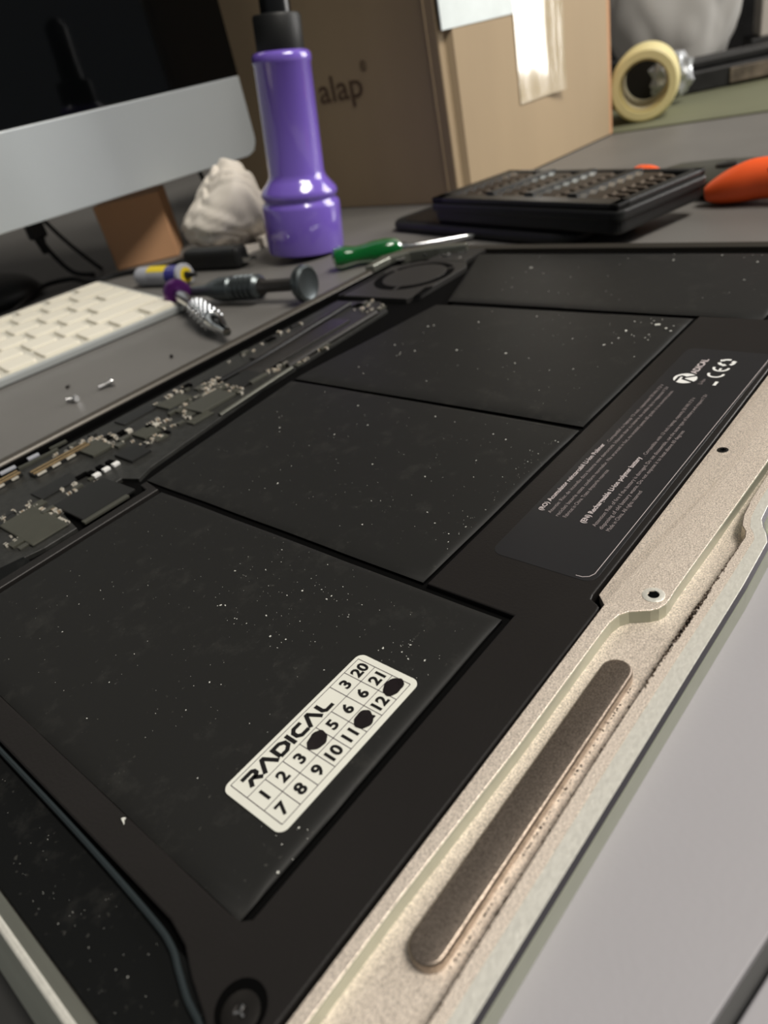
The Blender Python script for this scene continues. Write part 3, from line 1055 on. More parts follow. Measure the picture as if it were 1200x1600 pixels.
prism(bm, [(2.56, 2.245), (2.60, 2.225), (2.72, 2.235), (2.70, 2.27)], 0.0528, 0.0542)
finish('edge_slot', bm, 'fan_dark', fan)
bm = B()
prism(bm, [(2.545, 2.70), (2.90, 2.70), (2.90, 2.715), (2.545, 2.715)], 0.0528, 0.0542)
finish('edge_slot', bm, 'fan_dark', fan)
fs = thing('far_speaker', 'brownish black speaker housing beside the fan at the far side', 'speaker', (3.24, 2.4, ZS))
fs.name = 'speaker'
LOC['speaker.001'] = Vector((3.24, 2.4, ZS))
LOC[fs.name] = Vector((3.24, 2.4, ZS))
bm = B()
prism(bm, [(3.115, 2.32), (3.235, 2.32), (3.32, 2.32), (3.32, 2.58), (3.115, 2.58)], ZS, 0.050, 0.003)
finish('housing', bm, 'fan', fs)
for x, y in ((3.17, 2.40), (3.27, 2.45), (3.2, 2.53)):
    flat_screw(x, y, 0.018, 0.050, fs, m='screw')

# ------------------------------------------------------------------ loose screws on the desk
def loose_screw(x, y, rz, k, label, m):
    t = thing('loose_screw', label, 'screw', (x, y, 0), rz, group='loose screws on the desk')
    bm = B()
    lathe(bm, [(0.016 * k, 0), (0.018 * k, 0.006 * k), (0.018 * k, 0.012 * k), (0.008 * k, 0.014 * k)], 14)
    bm.transform(Matrix.Translation((0, 0, 0.018 * k)) @ Matrix.Rotation(R(90), 4, 'Y'))
    finish('head', bm, m, t, smooth=True, world_xyz=False)
    bm = B()
    prof = [(0.0095 * k, 0.013 * k)]
    for i in range(7):
        prof += [(0.0115 * k, (0.018 + i * 0.007) * k), (0.0085 * k, (0.0215 + i * 0.007) * k)]
    lathe(bm, prof, 10)
    bm.transform(Matrix.Translation((0, 0, 0.018 * k)) @ Matrix.Rotation(R(95), 4, 'Y'))
    finish('shank', bm, m, t, smooth=True, world_xyz=False)
loose_screw(1.425, 3.20, R(150), 1.15, 'largest loose silver screw beside the laptop hinge', 'screw')
loose_screw(1.235, 3.22, R(110), 1.0, 'loose silver screw nearest the bottom left, beside the hinge', 'screw')
loose_screw(1.31, 3.47, R(40), 0.45, 'tiny dark loose screw between the keyboard and two silver screws', 'screw_dark')
loose_screw(1.75, 3.18, R(60), 0.5, 'tiny dark loose screw between the purple screwdriver and the hinge', 'screw_dark')

# ------------------------------------------------------------------ white keyboard
kb = thing('keyboard', 'white and silver wireless keyboard behind the laptop hinge', 'keyboard', (2.33, 3.83, 0), R(-6))
KW, KD = 3.0, 1.236
tilt = Matrix.Rotation(R(3.0), 4, 'X')
def kfin(name, bm, m, parent=kb, smooth=False):
    bm.transform(Matrix.Translation((0, 0, 0.004)) @ tilt)
    return finish(name, bm, m, parent, smooth, world_xyz=False)
bm = B()
prism(bm, rrect(-KW, 0, 0, KD, 0.05, 5), 0.0, 0.042, 0.008, 2, top_only=False)
kfin('body', bm, 'kb_body')
bm = B()
prism(bm, rrect(-KW + 0.02, -0.02, 0.02, KD - 0.02, 0.04, 4), 0.0415, 0.044)
kfin('deck', bm, 'kb_deck')
bm = B()
tube(bm, [(-KW + 0.1, KD - 0.08, 0.0), (-0.1, KD - 0.08, 0.0)], 0.03, 10)
kfin('battery_foot', bm, 'kb_body')
u_ = 0.2045
gapk = 0.040
krows = [
    (0.045, 0.185, [1, 1, 1, 1.25, 1, 5, 1.25, 1, 1, 1]),
    (0.045 + u_, 0.185, [2.25] + [1] * 10 + [2.25]),
    (0.045 + 2 * u_, 0.185, [1.75] + [1] * 11 + [1.75]),
    (0.045 + 3 * u_, 0.185, [1] * 13 + [1.5]),
    (0.045 + 4 * u_, 0.185, [1.5] + [1] * 13),
    (0.045 + 5 * u_, 0.105, [1.03] * 14),
]
kcache = {}
for y, d, ws in krows:
    x = -0.035
    for wk in ws:
        wid = wk * u_
        if x - wid < -KW + 0.0:
            break
        key = (round(wk, 2), round(d, 3))
        if key not in kcache:
            b_ = B()
            prism(b_, rrect(-wid / 2 + gapk / 2, wid / 2 - gapk / 2, 0, d - gapk * 0.55, 0.016, 3), 0.040, 0.061, 0.005, 2)
            b_.transform(tilt)
            kcache[key] = mesh_only('key', b_, ['key'])
        v = tilt @ Vector((x - wid / 2, y, 0.004))
        shared('key', kcache[key], None, kb, v)
        x -= wid

# ------------------------------------------------------------------ all-in-one computer
im = thing('desktop_computer', 'all-in-one desktop computer with black screen and silver chin', 'computer', (4.27, 5.12, 0), R(-3.3))
W_, ZB0, ZCH, ZT = 7.0, 0.560, 1.120, 5.2
def ifin(name, bm, m, smooth=False, parent=None):
    return finish(name, bm, m, parent or im, smooth, world_xyz=False)
def xz_prism(pts, y0, y1, bev=0.0):
    bm = B()
    prism(bm, [(p[0], p[1]) for p in pts], y0, y1, bev, 2, top_only=False)
    bm.transform(Matrix(((1, 0, 0, 0), (0, 0, 1, 0), (0, 1, 0, 0), (0, 0, 0, 1))))
    return bm
rr_ = 0.13
chin = [(-W_, ZCH), (-W_, ZB0 + rr_)] + arc(-W_ + rr_, ZB0 + rr_, rr_, 180, 270, 8) + arc(-rr_, ZB0 + rr_, rr_, -90, 0, 8) + [(0, ZCH)]
ifin('chin', xz_prism(chin, 0.0, 0.06, 0.006), 'imac')
glass = [(0, ZCH + 0.004)] + [(0, ZT - rr_)] + arc(-rr_, ZT - rr_, rr_, 0, 90, 8) + arc(-W_ + rr_, ZT - rr_, rr_, 90, 180, 8) + [(-W_, ZCH + 0.004)]
ifin('screen', xz_prism(glass, 0.0, 0.06, 0.004), 'screen')
# tapered rear shell
bm = B()
fr = [(-W_, ZB0 + 0.02), (0, ZB0 + 0.02), (0, ZT), (-W_, ZT)]
va = [bm.verts.new((x, 0.055, z)) for x, z in fr]
vm = [bm.verts.new((-W_ / 2 + (x + W_ / 2) * 0.97, 0.14, (z - 2.9) * 0.97 + 2.9)) for x, z in fr]
vb = [bm.verts.new((-W_ / 2 + (x + W_ / 2) * 0.45, 0.62, (z - 2.9) * 0.45 + 2.9)) for x, z in fr]
for a, b in ((va, vm), (vm, vb)):
    for i in range(4):
        bm.faces.new((a[i], a[(i + 1) % 4], b[(i + 1) % 4], b[i]))
bm.faces.new(va)
bm.faces.new(vb)
ifin('rear_shell', bm, 'imac')
bm = B()
box(bm, -W_ / 2 - 0.6, -W_ / 2 + 0.6, 0.3, 2.0, 0.0, 0.06, 0.02)
box(bm, -W_ / 2 - 0.6, -W_ / 2 + 0.6, 1.3, 1.42, 0.05, 2.6, 0.02)
box(bm, -W_ / 2 - 0.6, -W_ / 2 + 0.6, 0.5, 1.42, 2.4, 2.6, 0.02)
ifin('stand', bm, 'imac')

# ------------------------------------------------------------------ purple bottle
bt = thing('spray_bottle', 'purple plastic bottle with black cap standing by the cardboard box', 'bottle', (3.395, 3.85, 0.028), 0, R(4.7), R(5.4))
bt.scale = (0.965, 0.965, 0.965)
def bfin(name, bm, m, parent=bt, smooth=True):
    return finish(name, bm, m, parent, smooth, world_xyz=False, ang=50)
bm = B()
lathe(bm, [(0.0, 0.004), (0.24, 0.0), (0.268, 0.012), (0.274, 0.04), (0.274, 0.30), (0.268, 0.325), (0.252, 0.338), (0.250, 0.352), (0.262, 0.366), (0.266, 0.385), (0.256, 0.410), (0.210, 0.462), (0.194, 0.485), (0.189, 0.51), (0.182, 1.130), (0.189, 1.142), (0.188, 1.175), (0.176, 1.194), (0.150, 1.204), (0.0, 1.204)], 48, cap=False)
bfin('body', bm, 'purple')
bm = B()
lathe(bm, [(0.146, 1.195), (0.150, 1.205), (0.150, 1.375), (0.142, 1.39), (0.105, 1.395)], 36)
capb = bfin('collar', bm, 'black_matte')
bm = B()
lathe(bm, [(0.095, 1.39), (0.094, 1.50), (0.088, 1.53), (0.09, 1.80), (0.05, 1.86)], 28)
bfin('nozzle', bm, 'black_gloss')

# ------------------------------------------------------------------ cardboard box with print and tape
bx = thing('cardboard_box', 'large brown cardboard shipping box with shiny clear tape and white label', 'box', (4.57, 3.362, 0), R(-3))
BW, BD, BH = 2.25, 3.1, 2.6
def xfin(name, bm, m, parent=bx, smooth=False):
    return finish(name, bm, m, parent, smooth, world_xyz=False)
bm = B()
box(bm, 0.02, BW - 0.03, 0.03, BD, 0.0, BH, 0.012, 2)
xfin('carton', bm, 'card')
# front flap panel, separate with a bent corner strip
bm = B()
prism(bm, [(0.13, -0.012), (BW, -0.004), (BW, 0.03), (0.13, 0.03)], 0.012, BH, 0.004)
fl = xfin('panel', bm, 'card')
bm = B()
prism(bm, [(0.012, 0.12), (0.13, -0.010), (0.14, 0.03), (0.03, 0.14)], 0.01, BH, 0.004)
xfin('corner_strip', bm, 'card')
bm = B()
prism(bm, [(BW - 0.03, -0.004), (BW + 0.005, -0.012), (BW + 0.012, 0.4), (BW - 0.03, 0.4)], 0.014, BH, 0.004)
xfin('panel', bm, 'card_brown')
# clear tape: wavy strip over the front
bm = B()
nx, nz = 10, 40
tx0, tx1 = 0.85, 1.45
grid = []
for j in range(nz + 1):
    row = []
    z = 0.50 + (BH - 0.50) * j / nz
    for i in range(nx + 1):
        t = i / nx
        x = tx0 + (tx1 - tx0) * t
        y = -0.0165 + 0.0022 * math.sin(x * 40 + z * 3) * (1 if 0 < i < nx else 0.2) + 0.0015 * noise.noise((x * 9, z * 5, 0)) - 0.10 * max(0.0, t - 0.60)
        row.append((x, y, z))
    grid.append(row)
top = [[bm.verts.new(p) for p in r] for r in grid]
for j in range(nz):
    for i in range(nx):
        bm.faces.new((top[j][i], top[j][i + 1], top[j + 1][i + 1], top[j + 1][i]))
g = bmesh.ops.extrude_face_region(bm, geom=bm.faces[:])
bmesh.ops.translate(bm, vec=(0, 0.003, 0), verts=[v for v in g['geom'] if isinstance(v, bmesh.types.BMVert)])
xfin('tape_strip', bm, 'tape_clear', fl, True)
bm = B()
box(bm, 0.02, 0.90, -0.016, -0.004, 1.085, 1.9, 0.002)
xfin('paper_label', bm, 'paper_label', fl)
bm = text_bm('alap', 1.0, 0.012, 1.0, thick=0.0)
a_, b_w = text_width(bm)
k_ = 0.50 / (b_w - a_)
# printed word on the dark left face (reads towards the corner)
bm.transform(Matrix(((0, 0, 1, 0.0172), (-1, 0, 0, 1.31), (0, 1, 0, 0.80), (0, 0, 0, 1))) @ Matrix.Diagonal((k_, 0.25, 1, 1)) @ Matrix.Translation((-a_, 0, 0)))
xfin('printed_word', bm, 'card_print')
bm = text_bm('®', 1.0, 0.01, 1.0, thick=0.0)
a_, b_w = text_width(bm)
bm.transform(Matrix(((0, 0, 1, 0.0172), (-1, 0, 0, 0.80), (0, 1, 0, 0.955), (0, 0, 0, 1))) @ Matrix.Diagonal((0.09, 0.10, 1, 1)) @ Matrix.Translation((-a_, 0, 0)))
xfin('printed_mark', bm, 'card_print')

# ------------------------------------------------------------------ small brown box under the computer
sb = thing('small_box', 'plain brown box standing under the desktop computer', 'box', (2.96, 5.70, 0), R(-40))
bm = B()
box(bm, 0, 0.52, 0, 0.5, 0, 0.50, 0.012)
finish('carton', bm, 'card_brown', sb, world_xyz=False)
bm = B()
box(bm, 0.0, 0.52, -0.004, 0.002, 0.38, 0.50, 0.001)
finish('flap', bm, 'card_brown', sb, world_xyz=False)

# ------------------------------------------------------------------ crumpled white paper bag
cb = thing('paper_bag', 'crumpled white paper bag left of the purple bottle', 'bag', (3.50, 4.90, 0), R(0))
bm = B()
bmesh.ops.create_icosphere(bm, subdivisions=5, radius=1.0)
pr = random.Random(21)
planes = []
for k in range(15):
    q = Vector((pr.gauss(0, 1), pr.gauss(0, 1), pr.gauss(0, 1))).normalized()
    planes.append((q, pr.uniform(0.62, 0.95)))
for v in bm.verts:
    d = v.co.normalized()
    acc = sum((max(0.0, d.dot(q)) / c_) ** 14 for q, c_ in planes) + (1 / 1.1) ** 14
    r_ = acc ** (-1 / 14)
    wv = d.x * 5 + d.z * 7 + 2.5 * noise.noise(d * 1.6)
    r_ += 0.075 * abs(math.sin(wv * 1.3)) + 0.05 * noise.noise(d * 3.0 + Vector((3, 1, 4)))
    zz = 0.22 + d.z * r_ * (0.46 if d.z > 0 else 0.27)
    lean = max(0, zz - 0.15)
    tp = 1 - 0.75 * max(0, zz - 0.12)
    v.co = Vector((d.x * r_ * 0.36 * tp, d.y * r_ * 0.40 * tp - lean * 0.40, max(0.0, zz)))
finish('body', bm, 'tissue', cb, smooth=True, world_xyz=False, ang=60)
cb2 = B()
for k in range(5):
    a = R(200 + k * 30)
    p = Vector((0.26 * math.cos(a), 0.30 * math.sin(a), 0.0))
    prism(cb2, [(p.x, p.y), (p.x + 0.16 * math.cos(a + .5), p.y + 0.12 * math.sin(a + .5)), (p.x + 0.10 * math.cos(a - .6), p.y + 0.12 * math.sin(a - .6))], 0.002, 0.05 + 0.02 * (k % 2))
finish('loose_edge', cb2, 'tissue', cb, world_xyz=False)

# ------------------------------------------------------------------ cables, plug, black case
def cable(pts, r, label):
    bm = B()
    tube(bm, smooth_path(pts, 8), r, 8)
    tag(finish('cable', bm, 'cable', None, smooth=True), label, 'cable')
cable([(1.55, 5.30, 0.02), (1.88, 5.50, 0.02), (2.20, 5.80, 0.03), (2.45, 5.98, 0.05), (2.62, 5.82, 0.05), (2.66, 5.60, 0.02), (2.85, 5.45, 0.02), (3.02, 5.15, 0.02), (3.06, 4.98, 0.035)], 0.019, 'black cable snaking along the back edge of the white keyboard')
cable([(2.62, 6.20, 0.60), (2.66, 6.16, 0.36), (2.69, 6.10, 0.20), (2.74, 6.0, 0.06), (2.82, 5.84, 0.019)], 0.019, 'black cable hanging from the plug under the computer')
cable([(2.72, 6.25, 0.62), (2.82, 6.15, 0.34), (2.90, 6.05, 0.15), (2.95, 5.93, 0.019)], 0.017, 'black cable hanging straight just right of the hanging plug')
cable([(3.96, 5.62, 0.75), (3.95, 5.55, 0.45), (3.98, 5.46, 0.2), (4.02, 5.36, 0.017)], 0.018, 'black cable hanging behind the crumpled white bag')
hp = thing('hanging_plug', 'black plug hanging below the silver chin of the computer', 'plug', (2.66, 6.17, 0.30))
bm = B()
box(bm, -0.07, 0.07, -0.045, 0.045, 0.06, 0.34, 0.02, 3)
finish('housing', bm, 'black_matte', hp, world_xyz=False)
bm = B()
lathe(bm, [(0.022, -0.06), (0.045, 0.065)], 14)
finish('strain_relief', bm, 'black_matte', hp, world_xyz=False)
pg = thing('power_plug', 'black power plug lying between the glue tube and the white bag', 'plug', (3.08, 4.47, 0.0), R(-82))
bm = B()
box(bm, -0.28, 0.28, -0.07, 0.07, 0.0, 0.15, 0.04, 3)
finish('housing', bm, 'black_matte', pg, world_xyz=False)
bm = B()
lathe(bm, [(0.045, 0), (0.05, 0.02), (0.03, 0.16), (0.022, 0.2)], 14)
bm.transform(Matrix.Translation((-0.25, 0, 0.05)) @ Matrix.Rotation(R(-90), 4, 'Y'))
finish('strain_relief', bm, 'black_matte', pg, True, world_xyz=False)
bm = B()
for yy in (-0.025, 0.025):
    box(bm, 0.25, 0.36, yy - 0.008, yy + 0.008, 0.04, 0.07)
finish('prongs', bm, 'screw', pg, world_xyz=False)
bc = thing('black_pouch', 'rounded black pouch at the left edge behind the keyboard', 'pouch', (1.95, 6.30, 0), R(-20))
bm = B()
bmesh.ops.create_uvsphere(bm, u_segments=32, v_segments=16, radius=1.0)
for v in bm.verts:
    c_ = v.co.copy()
    v.co = Vector((0.56 * math.copysign(abs(c_.x) ** 0.8, c_.x), 0.42 * math.copysign(abs(c_.y) ** 0.8, c_.y), 0.0 if c_.z < -0.2 else 0.02 + 0.17 * (c_.z + 0.2)))
finish('body', bm, 'black_matte', bc, True, world_xyz=False)
bm = B()
pts = [(0.57 * math.cos(a) * 1.0, 0.43 * math.sin(a), 0.05) for a in [2 * math.pi * i / 40 for i in range(41)]]
tube(bm, pts, 0.012, 6)
finish('zip', bm, 'cable', bc, True, world_xyz=False)

# ------------------------------------------------------------------ glue tube
gt = thing('glue_tube', 'small glue tube with yellow and blue label beside the keyboard corner', 'tube', (2.72, 4.60, -0.012), R(-82))
gt.scale = (0.86, 0.86, 0.86)
def gfin(name, bm, m, parent=gt, smooth=True):
    bm.transform(Matrix.Translation((0, 0, 0.088)) @ Matrix.Rotation(R(90), 4, 'Y'))
    return finish(name, bm, m, parent, smooth, world_xyz=False)
bm = B()
lathe(bm, [(0.07, -0.32), (0.078, -0.30), (0.078, 0.20), (0.07, 0.21)], 28)
gfin('body', bm, 'tube_grey')
def band(z0, z1, a0, a1, r=0.0795, m='yellow', nm='label_band'):
    b_ = B()
    p = arc(0, 0, r, a0, a1, 10)
    q = arc(0, 0, r - 0.004, a0, a1, 10)
    prism(b_, p + q[::-1], z0, z1)
    gfin(nm, b_, m)
band(-0.16, 0.06, 120, 230)
band(0.06, 0.20, 60, 300, m='blue')
band(-0.28, -0.16, 60, 300, m='tube_grey')
bm = B()
lathe(bm, [(0.086, 0.20), (0.090, 0.205), (0.090, 0.235), (0.080, 0.24), (0.0, 0.24)], 28, cap=False)
gfin('end_rim', bm, 'tube_grey')
bm = B()
lathe(bm, [(0.060, 0.24), (0.060, 0.244), (0.0, 0.244)], 24, cap=False)
gfin('end_disc', bm, 'yellow')
bm = B()
lathe(bm, [(0.03, 0.243), (0.028, 0.28), (0.012, 0.36)], 16)
gfin('nozzle', bm, 'black_gloss')

# ------------------------------------------------------------------ screwdrivers
def driver(name, label, p0, p1, parts, group=None):
    """parts: (name, profile along the axis from p0, material)"""
    t = thing(name, label, 'screwdriver', p0)
    d = Vector(p1) - Vector(p0)
    Mx = d.to_track_quat('Z', 'Y').to_matrix().to_4x4()
    for nm, prof, m, nseg in parts:
        bm = B()
        lathe(bm, prof, nseg)
        bm.transform(Mx)
        finish(nm, bm, m, t, True, world_xyz=False, ang=40)
    return t
def ridges(r0, r1, z0, z1, n, amp):
    out = []
    for i in range(n):
        t = i / n
        z = z0 + (z1 - z0) * t
        dz = (z1 - z0) / n
        r = r0 + (r1 - r0) * t
        out += [(r, z), (r, z + dz * 0.55), (r - amp, z + dz * 0.62), (r - amp, z + dz * 0.93)]
    return out
kn = driver('precision_screwdriver', 'chrome knurled screwdriver with purple end cap by the keyboard corner', (2.375, 3.97, 0.088), (2.02, 3.08, 0.062), [
    ('end_cap', [(0.055, -0.03), (0.078, -0.02), (0.086, 0.01), (0.086, 0.05), (0.072, 0.075), (0.045, 0.08)], 'purple_metal', 32),
    ('neck', [(0.045, 0.075), (0.042, 0.10), (0.036, 0.40), (0.042, 0.44)], 'chrome', 24),
    ('grip', [(0.042, 0.44), (0.050, 0.47)] + ridges(0.053, 0.057, 0.48, 0.82, 8, 0.005) + [(0.055, 0.84), (0.040, 0.93)], 'chrome', 20),
    ('chuck', [(0.038, 0.93), (0.026, 1.00), (0.022, 1.06)], 'chrome', 16)])
# diamond studs of the knurled grip
axis = (Vector((2.02, 3.08, 0.062)) - Vector((2.375, 3.97, 0.088)))
Mx = axis.to_track_quat('Z', 'Y').to_matrix().to_4x4()
stud = B()
for i in range(8):
    for k in range(14):
        a = 2 * math.pi * (k + 0.5 * (i % 2)) / 14
        r_ = 0.053 + 0.0005 * i
        c_ = Vector((r_ * math.cos(a), r_ * math.sin(a), 0.49 + i * 0.043))
        b2 = B()
        bmesh.ops.create_icosphere(b2, subdivisions=1, radius=0.0095)
        b2.transform(Mx @ Matrix.Translation(c_))
        merge(stud, b2)
tag(finish('knurling', stud, 'chrome', kn, True, world_xyz=False), kind='stuff')
driver('precision_screwdriver', 'dark grey ribbed screwdriver with round silver cap behind the hinge', (2.575, 2.985, 0.100), (2.45, 3.87, 0.072), [
    ('spinning_cap', [(0.0, -0.008), (0.070, -0.008), (0.082, -0.014), (0.096, -0.004), (0.098, 0.03), (0.085, 0.05), (0.05, 0.055)], 'dark_metal', 36),
    ('neck', [(0.040, 0.05), (0.036, 0.08), (0.036, 0.30), (0.05, 0.34)], 'pipe', 24),
    ('grip', [(0.05, 0.34)] + ridges(0.070, 0.072, 0.36, 0.56, 5, 0.012) + [(0.072, 0.57), (0.072, 0.66), (0.06, 0.72), (0.035, 0.80), (0.03, 0.92)], 'dark_metal', 24),
    ('shaft', [(0.018, 0.92), (0.014, 1.15)], 'dark_metal', 12)])
bm = B()
gprof = [(0.03, 0.0), (0.062, 0.015), (0.070, 0.05), (0.062, 0.10), (0.054, 0.15), (0.058, 0.20), (0.068, 0.26), (0.070, 0.34), (0.060, 0.40), (0.030, 0.43)]
driver('screwdriver', 'green handled screwdriver with bright steel shaft behind the laptop corner', (3.06, 3.26, 0.072), (3.70, 2.60, 0.022), [
    ('handle', gprof, 'green', 18),
    ('collar', [(0.030, 0.42), (0.030, 0.46)], 'chrome', 16),
    ('shaft', [(0.017, 0.46), (0.017, 0.92), (0.012, 0.93)], 'chrome', 16)])

# ------------------------------------------------------------------ bit case on its black lid
lid = thing('case_lid', 'black rounded case lid lying under the bit case', 'lid', (3.92, 2.50, 0), R(0))
lx = Vector((-0.26, -0.965)).normalized()
ang_tray = math.atan2(lx.y, lx.x)
bm = B()
prism(bm, rrect(-0.97, 0.72, -0.29, 0.30, 0.12, 6), 0.0, 0.070, 0.028, 3, top_only=False)
bm.transform(Matrix.Rotation(ang_tray, 4, 'Z'))
finish('shell', bm, 'black_matte', lid, True, world_xyz=False)
bm = B()
prism(bm, rrect(-0.86, 0.68, -0.25, 0.26, 0.09, 6), 0.068, 0.074)
bm.transform(Matrix.Rotation(ang_tray, 4, 'Z'))
finish('inner_edge', bm, 'black_gloss', lid, world_xyz=False)
tr = thing('bit_case', 'black tray holding rows of screwdriver bits in front of the cardboard box', 'bit case', (3.93, 2.22, 0.075), ang_tray)
def tfin(name, bm, m, parent=tr, smooth=False):
    return finish(name, bm, m, parent, smooth, world_xyz=False)
TW, TL = 0.34, 0.735
bm = B()
prism(bm, rrect(-TL, TL, -TW, TW, 0.05, 4), 0.0, 0.085, 0.02, 3, top_only=False)
tfin('base', bm, 'case_black')
bm = B()
prism(bm, rrect(-TL - 0.015, TL + 0.015, -TW - 0.015, TW + 0.015, 0.05, 4), 0.068, 0.120, 0.012, 2, top_only=False)
tfin('shell', bm, 'case_black')
for nm, a in (('frame_side', (-TL, TL, -TW, -TW + 0.10)), ('frame_side', (-TL, TL, TW - 0.05, TW)), ('frame_end', (-TL, -TL + 0.12, -TW, TW)), ('frame_end', (TL - 0.06, TL, -TW, TW))):
    bm = B()
    box(bm, *a, 0.118, 0.152, 0.010, 2)
    tfin(nm, bm, 'case_black')
colx = [-TL + 0.12 + i * (2 * TL - 0.18) / 4 for i in range(5)]
for i in range(1, 4):
    bm = B()
    box(bm, colx[i] - 0.032, colx[i] + 0.032, -TW + 0.10, TW - 0.05, 0.118, 0.166, 0.006)
    tfin('divider', bm, 'black_matte')
bitm = B()
lathe(bitm, [(0.024, -0.11), (0.026, -0.10), (0.026, 0.03), (0.017, 0.045), (0.015, 0.10), (0.008, 0.115)], 6)
bitm.transform(Matrix.Rotation(R(90), 4, 'Y') @ Matrix.Diagonal((1, 1, 1.05, 1)))
bit_me = mesh_only('bit', bitm, ['bit_metal'])
capm = B()
lathe(capm, [(0.026, -0.135), (0.028, -0.13), (0.028, -0.08), (0.026, -0.075)], 6)
capm.transform(Matrix.Rotation(R(90), 4, 'Y'))
cap_me = mesh_only('bit_end', capm, ['screw'])
ords = ['first', 'second', 'third', 'fourth', 'fifth', 'sixth', 'seventh']
cols = ['leftmost', 'second from left', 'third from left', 'rightmost']
ca, sa = math.cos(ang_tray), math.sin(ang_tray)
for i in range(4):
    xc = (colx[i] + colx[i + 1]) / 2
    for k in range(7):
        yc = -TW + 0.135 + k * (2 * TW - 0.22) / 6.4
        o = bpy.data.objects.new('screwdriver_bit', bit_me)
        C.objects.link(o)
        px, py = 3.93 + xc * ca - yc * sa, 2.22 + xc * sa + yc * ca
        o.location = Vector((px, py, 0.075 + 0.132)) * S
        o.rotation_euler = (0, 0, ang_tray)
        tag(o, '%s bit from laptop side in the %s column of the bit case' % (ords[k], cols[i]), 'bit', 'bits in the %s column of the bit case' % cols[i])
        LOC[o.name] = Vector((px, py, 0.204))
        e = bpy.data.objects.new('bit_end', cap_me)
        C.objects.link(e)
        e.parent = o

# ------------------------------------------------------------------ pliers with orange grips
pl = thing('pliers', 'pliers with orange grips lying right of the bit case', 'pliers', (4.5, 1.6, 0))
bm = B()
tube(bm, smooth_path([(4.215, 1.47, 0.060), (4.225, 1.40, 0.075), (4.235, 1.30, 0.10), (4.245, 1.20, 0.118), (4.23, 1.0, 0.12), (4.16, 0.7, 0.115)], 5), lambda t: 0.036 + 0.066 * math.sin(min(1, t * 1.8) * math.pi / 2), 16)
finish('grip', bm, 'orange', pl, True)
bm = B()
tube(bm, smooth_path([(4.84, 2.17, 0.04), (4.80, 2.10, 0.058), (4.74, 1.99, 0.060), (4.70, 1.88, 0.04)], 5), lambda t: 0.030 + 0.035 * math.sin(t * math.pi), 12)
finish('grip', bm, 'orange', pl, True)
bm = B()
prism(bm, [(4.28, 1.48), (4.42, 1.70), (4.66, 1.92), (4.82, 1.84), (4.84, 1.60), (4.82, 1.36), (4.70, 1.16), (4.45, 1.10), (4.33, 1.28)], 0.015, 0.115, 0.03, 3, top_only=False)
finish('jaw', bm, 'plier_metal', pl, True)
bm = B()
lathe(bm, [(0.06, 0.11), (0.06, 0.125), (0.05, 0.13)], 20)
bm.transform(Matrix.Translation((4.62, 1.5, 0)))
finish('pivot', bm, 'screw_dark', pl, True)
bm = B()
lathe(bm, [(0.05, 0), (0.07, 0.02), (0.07, 0.05), (0.05, 0.07)], 16)
bm.transform(Matrix.Translation((4.15, 1.10, 0.135)) @ Matrix.Rotation(R(90), 4, 'Y') @ Matrix.Diagonal((1.0, 1.0, 0.6, 1)))
finish('grip_inset', bm, 'black_matte', pl, True)

# ------------------------------------------------------------------ far right clutter
mt = B()
prism(mt, [(6.62, 4.45), (7.60, -0.9), (10.2, -0.9), (9.0, 4.45)], 0.0, 0.015, 0.003)
tag(finish('olive_mat', mt, 'mat'), 'olive green desk mat strip behind the tools', 'mat')
ro = thing('tape_roll', 'thick roll of pale yellow tape lying on the olive mat', 'tape roll', (7.22, 3.12, 0.015))
ax = Vector((0.93, 0.36, 0.02)).normalized()
Mx = Matrix.Translation((-0.02, -0.02, 0.298)) @ ax.to_track_quat('Z', 'Y').to_matrix().to_4x4()
def ann(r0, r1, z0, z1, n=44):
    b_ = B()
    lathe(b_, [(r0, z0), (r1 - 0.02, z0), (r1, z0 + 0.02), (r1, z1), (r0, z1), (r0, z0)], n, cap=False)
    b_.transform(Mx)
    return b_
finish('tape', ann(0.215, 0.297, 0.0, 0.62), 'tape_roll', ro, True, world_xyz=False)
finish('core', ann(0.195, 0.215, 0.04, 0.64), 'tape_core', ro, True, world_xyz=False)
b_ = ann(0.24, 0.306, 0.16, 0.30)
finish('tape_end', b_, 'tape_roll', ro, True, world_xyz=False)
ft = B()
bmesh.ops.create_icosphere(ft, subdivisions=3, radius=1.0)
for v in ft.verts:
    d = v.co.normalized()
    r_ = 0.75 + 0.5 * abs(noise.noise(d * 3.1 + Vector((2, 5, 1))))
    v.co = Vector((8.15 + d.x * r_ * 0.16, 3.22 + d.y * r_ * 0.24, max(0.016, 0.27 + d.z * r_ * 0.26)))
tag(finish('foil_scrap', ft, 'foil', None), 'crumpled silver foil right of the yellow tape roll', 'foil')
sl = thing('tool_rail', 'long dark dusty metal rail behind the olive mat', 'rail', (9.2, 2.4, 0.015), math.atan2(-0.73, 0.45))
bm = B()
box(bm, -1.4, 4.0, 0.0, 0.5, 0.0, 0.20, 0.02)
finish('body', bm, 'dark_grey', sl, world_xyz=False)
bm = B()
box(bm, -1.4, 4.0, 0.10, 0.45, 0.20, 0.30, 0.03)
finish('ridge', bm, 'dark_grey', sl, world_xyz=False)
bm = B()
box(bm, -0.60, 0.35, -0.03, 0.06, 0.03, 0.17, 0.01)
finish('dusty_plate', bm, 'dirty_grey', sl, world_xyz=False)
bm = B()
tube(bm, [(-1.5, 0.02, 0.02), (4.0, 0.02, 0.02)], 0.018, 6)
finish('edge_wire', bm, 'black_gloss', sl, world_xyz=False)
kb2 = B()
box(kb2, 8.25, 8.5, 3.35, 4.5, 0.015, 0.46, 0.03)
tag(finish('black_device', kb2, 'black_matte'), 'low black device behind the yellow tape roll', 'device')
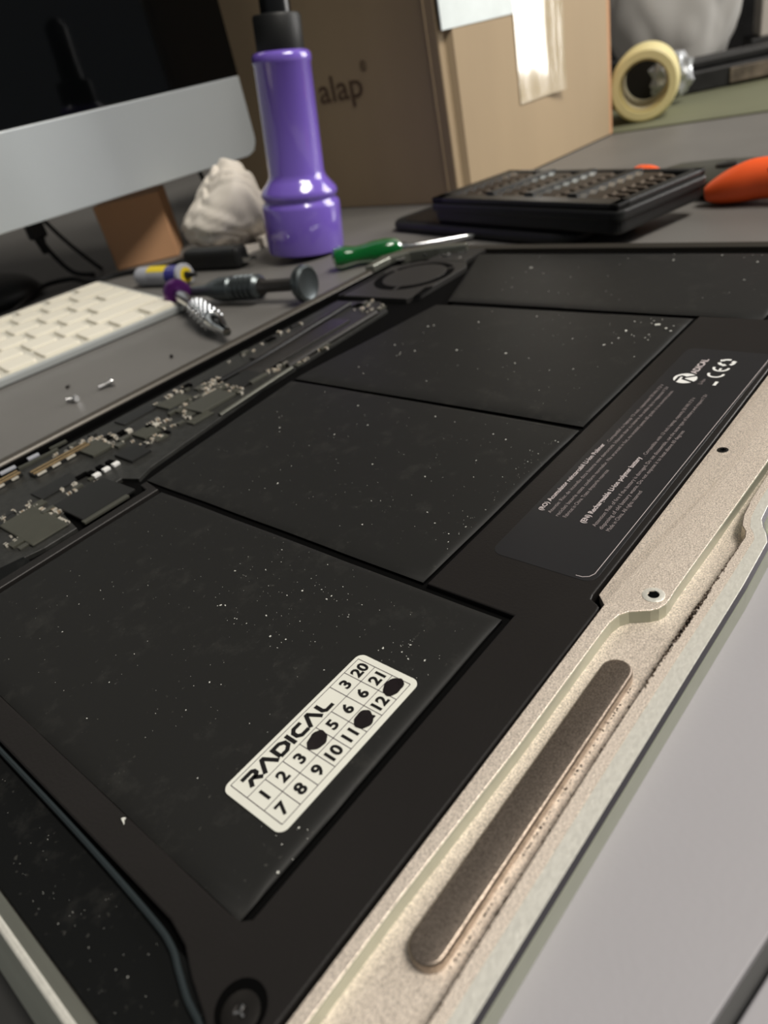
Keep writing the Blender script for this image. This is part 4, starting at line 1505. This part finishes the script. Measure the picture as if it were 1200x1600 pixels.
yb = B()
box(yb, 9.12, 9.30, 2.25, 2.42, 0.28, 0.48, 0.03)
tag(finish('sponge_piece', yb, 'pale_yellow'), 'pale yellow scrap on the rail at the right edge', 'sponge')
pb = thing('plastic_bag', 'large pale plastic bag standing behind the dark rail', 'bag', (10.35, 4.05, 0), R(-66))
bm = B()
bmesh.ops.create_icosphere(bm, subdivisions=5, radius=1.0)
for v in bm.verts:
    d = v.co.normalized()
    n1 = 0.20 * noise.noise(d * 1.3 + Vector((4, 1, 2))) + 0.10 * abs(noise.noise(d * 2.2 + Vector((1, 8, 2))))
    r_ = 0.95 + n1
    v.co = Vector((d.x * r_ * 0.80, d.y * r_ * 0.42, max(0.0, 1.0 + d.z * r_ * 1.1)))
finish('body', bm, 'bagplastic', pb, True, world_xyz=False)
g2 = B()
box(g2, 8.6, 8.75, 4.4, 6.4, 0.0, 1.35, 0.04)
tag(finish('grey_board', g2, 'bag_grey'), 'grey upright board between the cardboard box and plastic bag', 'board')
rg = thing('olive_ring', 'flat olive brown ring leaning on the grey board', 'ring', (8.5, 4.25, 0.0))
b_ = B()
lathe(b_, [(0.09, -0.06), (0.2, -0.06), (0.2, 0.06), (0.09, 0.06), (0.09, -0.06)], 28, cap=False)
b_.transform(Matrix.Translation((0, 0, 0.62)) @ Matrix.Rotation(R(90), 4, 'Y'))
finish('body', b_, 'mat', rg, True, world_xyz=False)
b_ = B()
box(b_, -0.04, 0.1, -0.3, 0.3, 0.0, 0.40, 0.01)
finish('support', b_, 'dark_grey', rg, world_xyz=False)
wb = thing('white_carton', 'white printed carton at the top right corner', 'carton', (11.25, 2.72, 0.0), R(-66))
bm = B()
box(bm, -0.6, 0.6, 0, 0.7, 0.25, 1.7, 0.02)
finish('carton', bm, 'white_card', wb, world_xyz=False)
for k in range(4):
    bm = B()
    box(bm, -0.42 + 0.05 * k, -0.40 + 0.05 * k, -0.006, 0.004, 0.55, 1.0)
    finish('printed_stripe', bm, 'dark_grey', wb, world_xyz=False)
bm = B()
box(bm, -0.7, 0.7, 0.0, 0.8, 0.0, 0.25, 0.02)
finish('base', bm, 'dark_grey', wb, world_xyz=False)
bp = B()
box(bp, 13.0, 13.3, 0.5, 9.0, 0.0, 4.0, 0.03)
tag(finish('dark_panel', bp, 'dark_grey'), 'dark partition panel at the far end of the desk', 'panel')
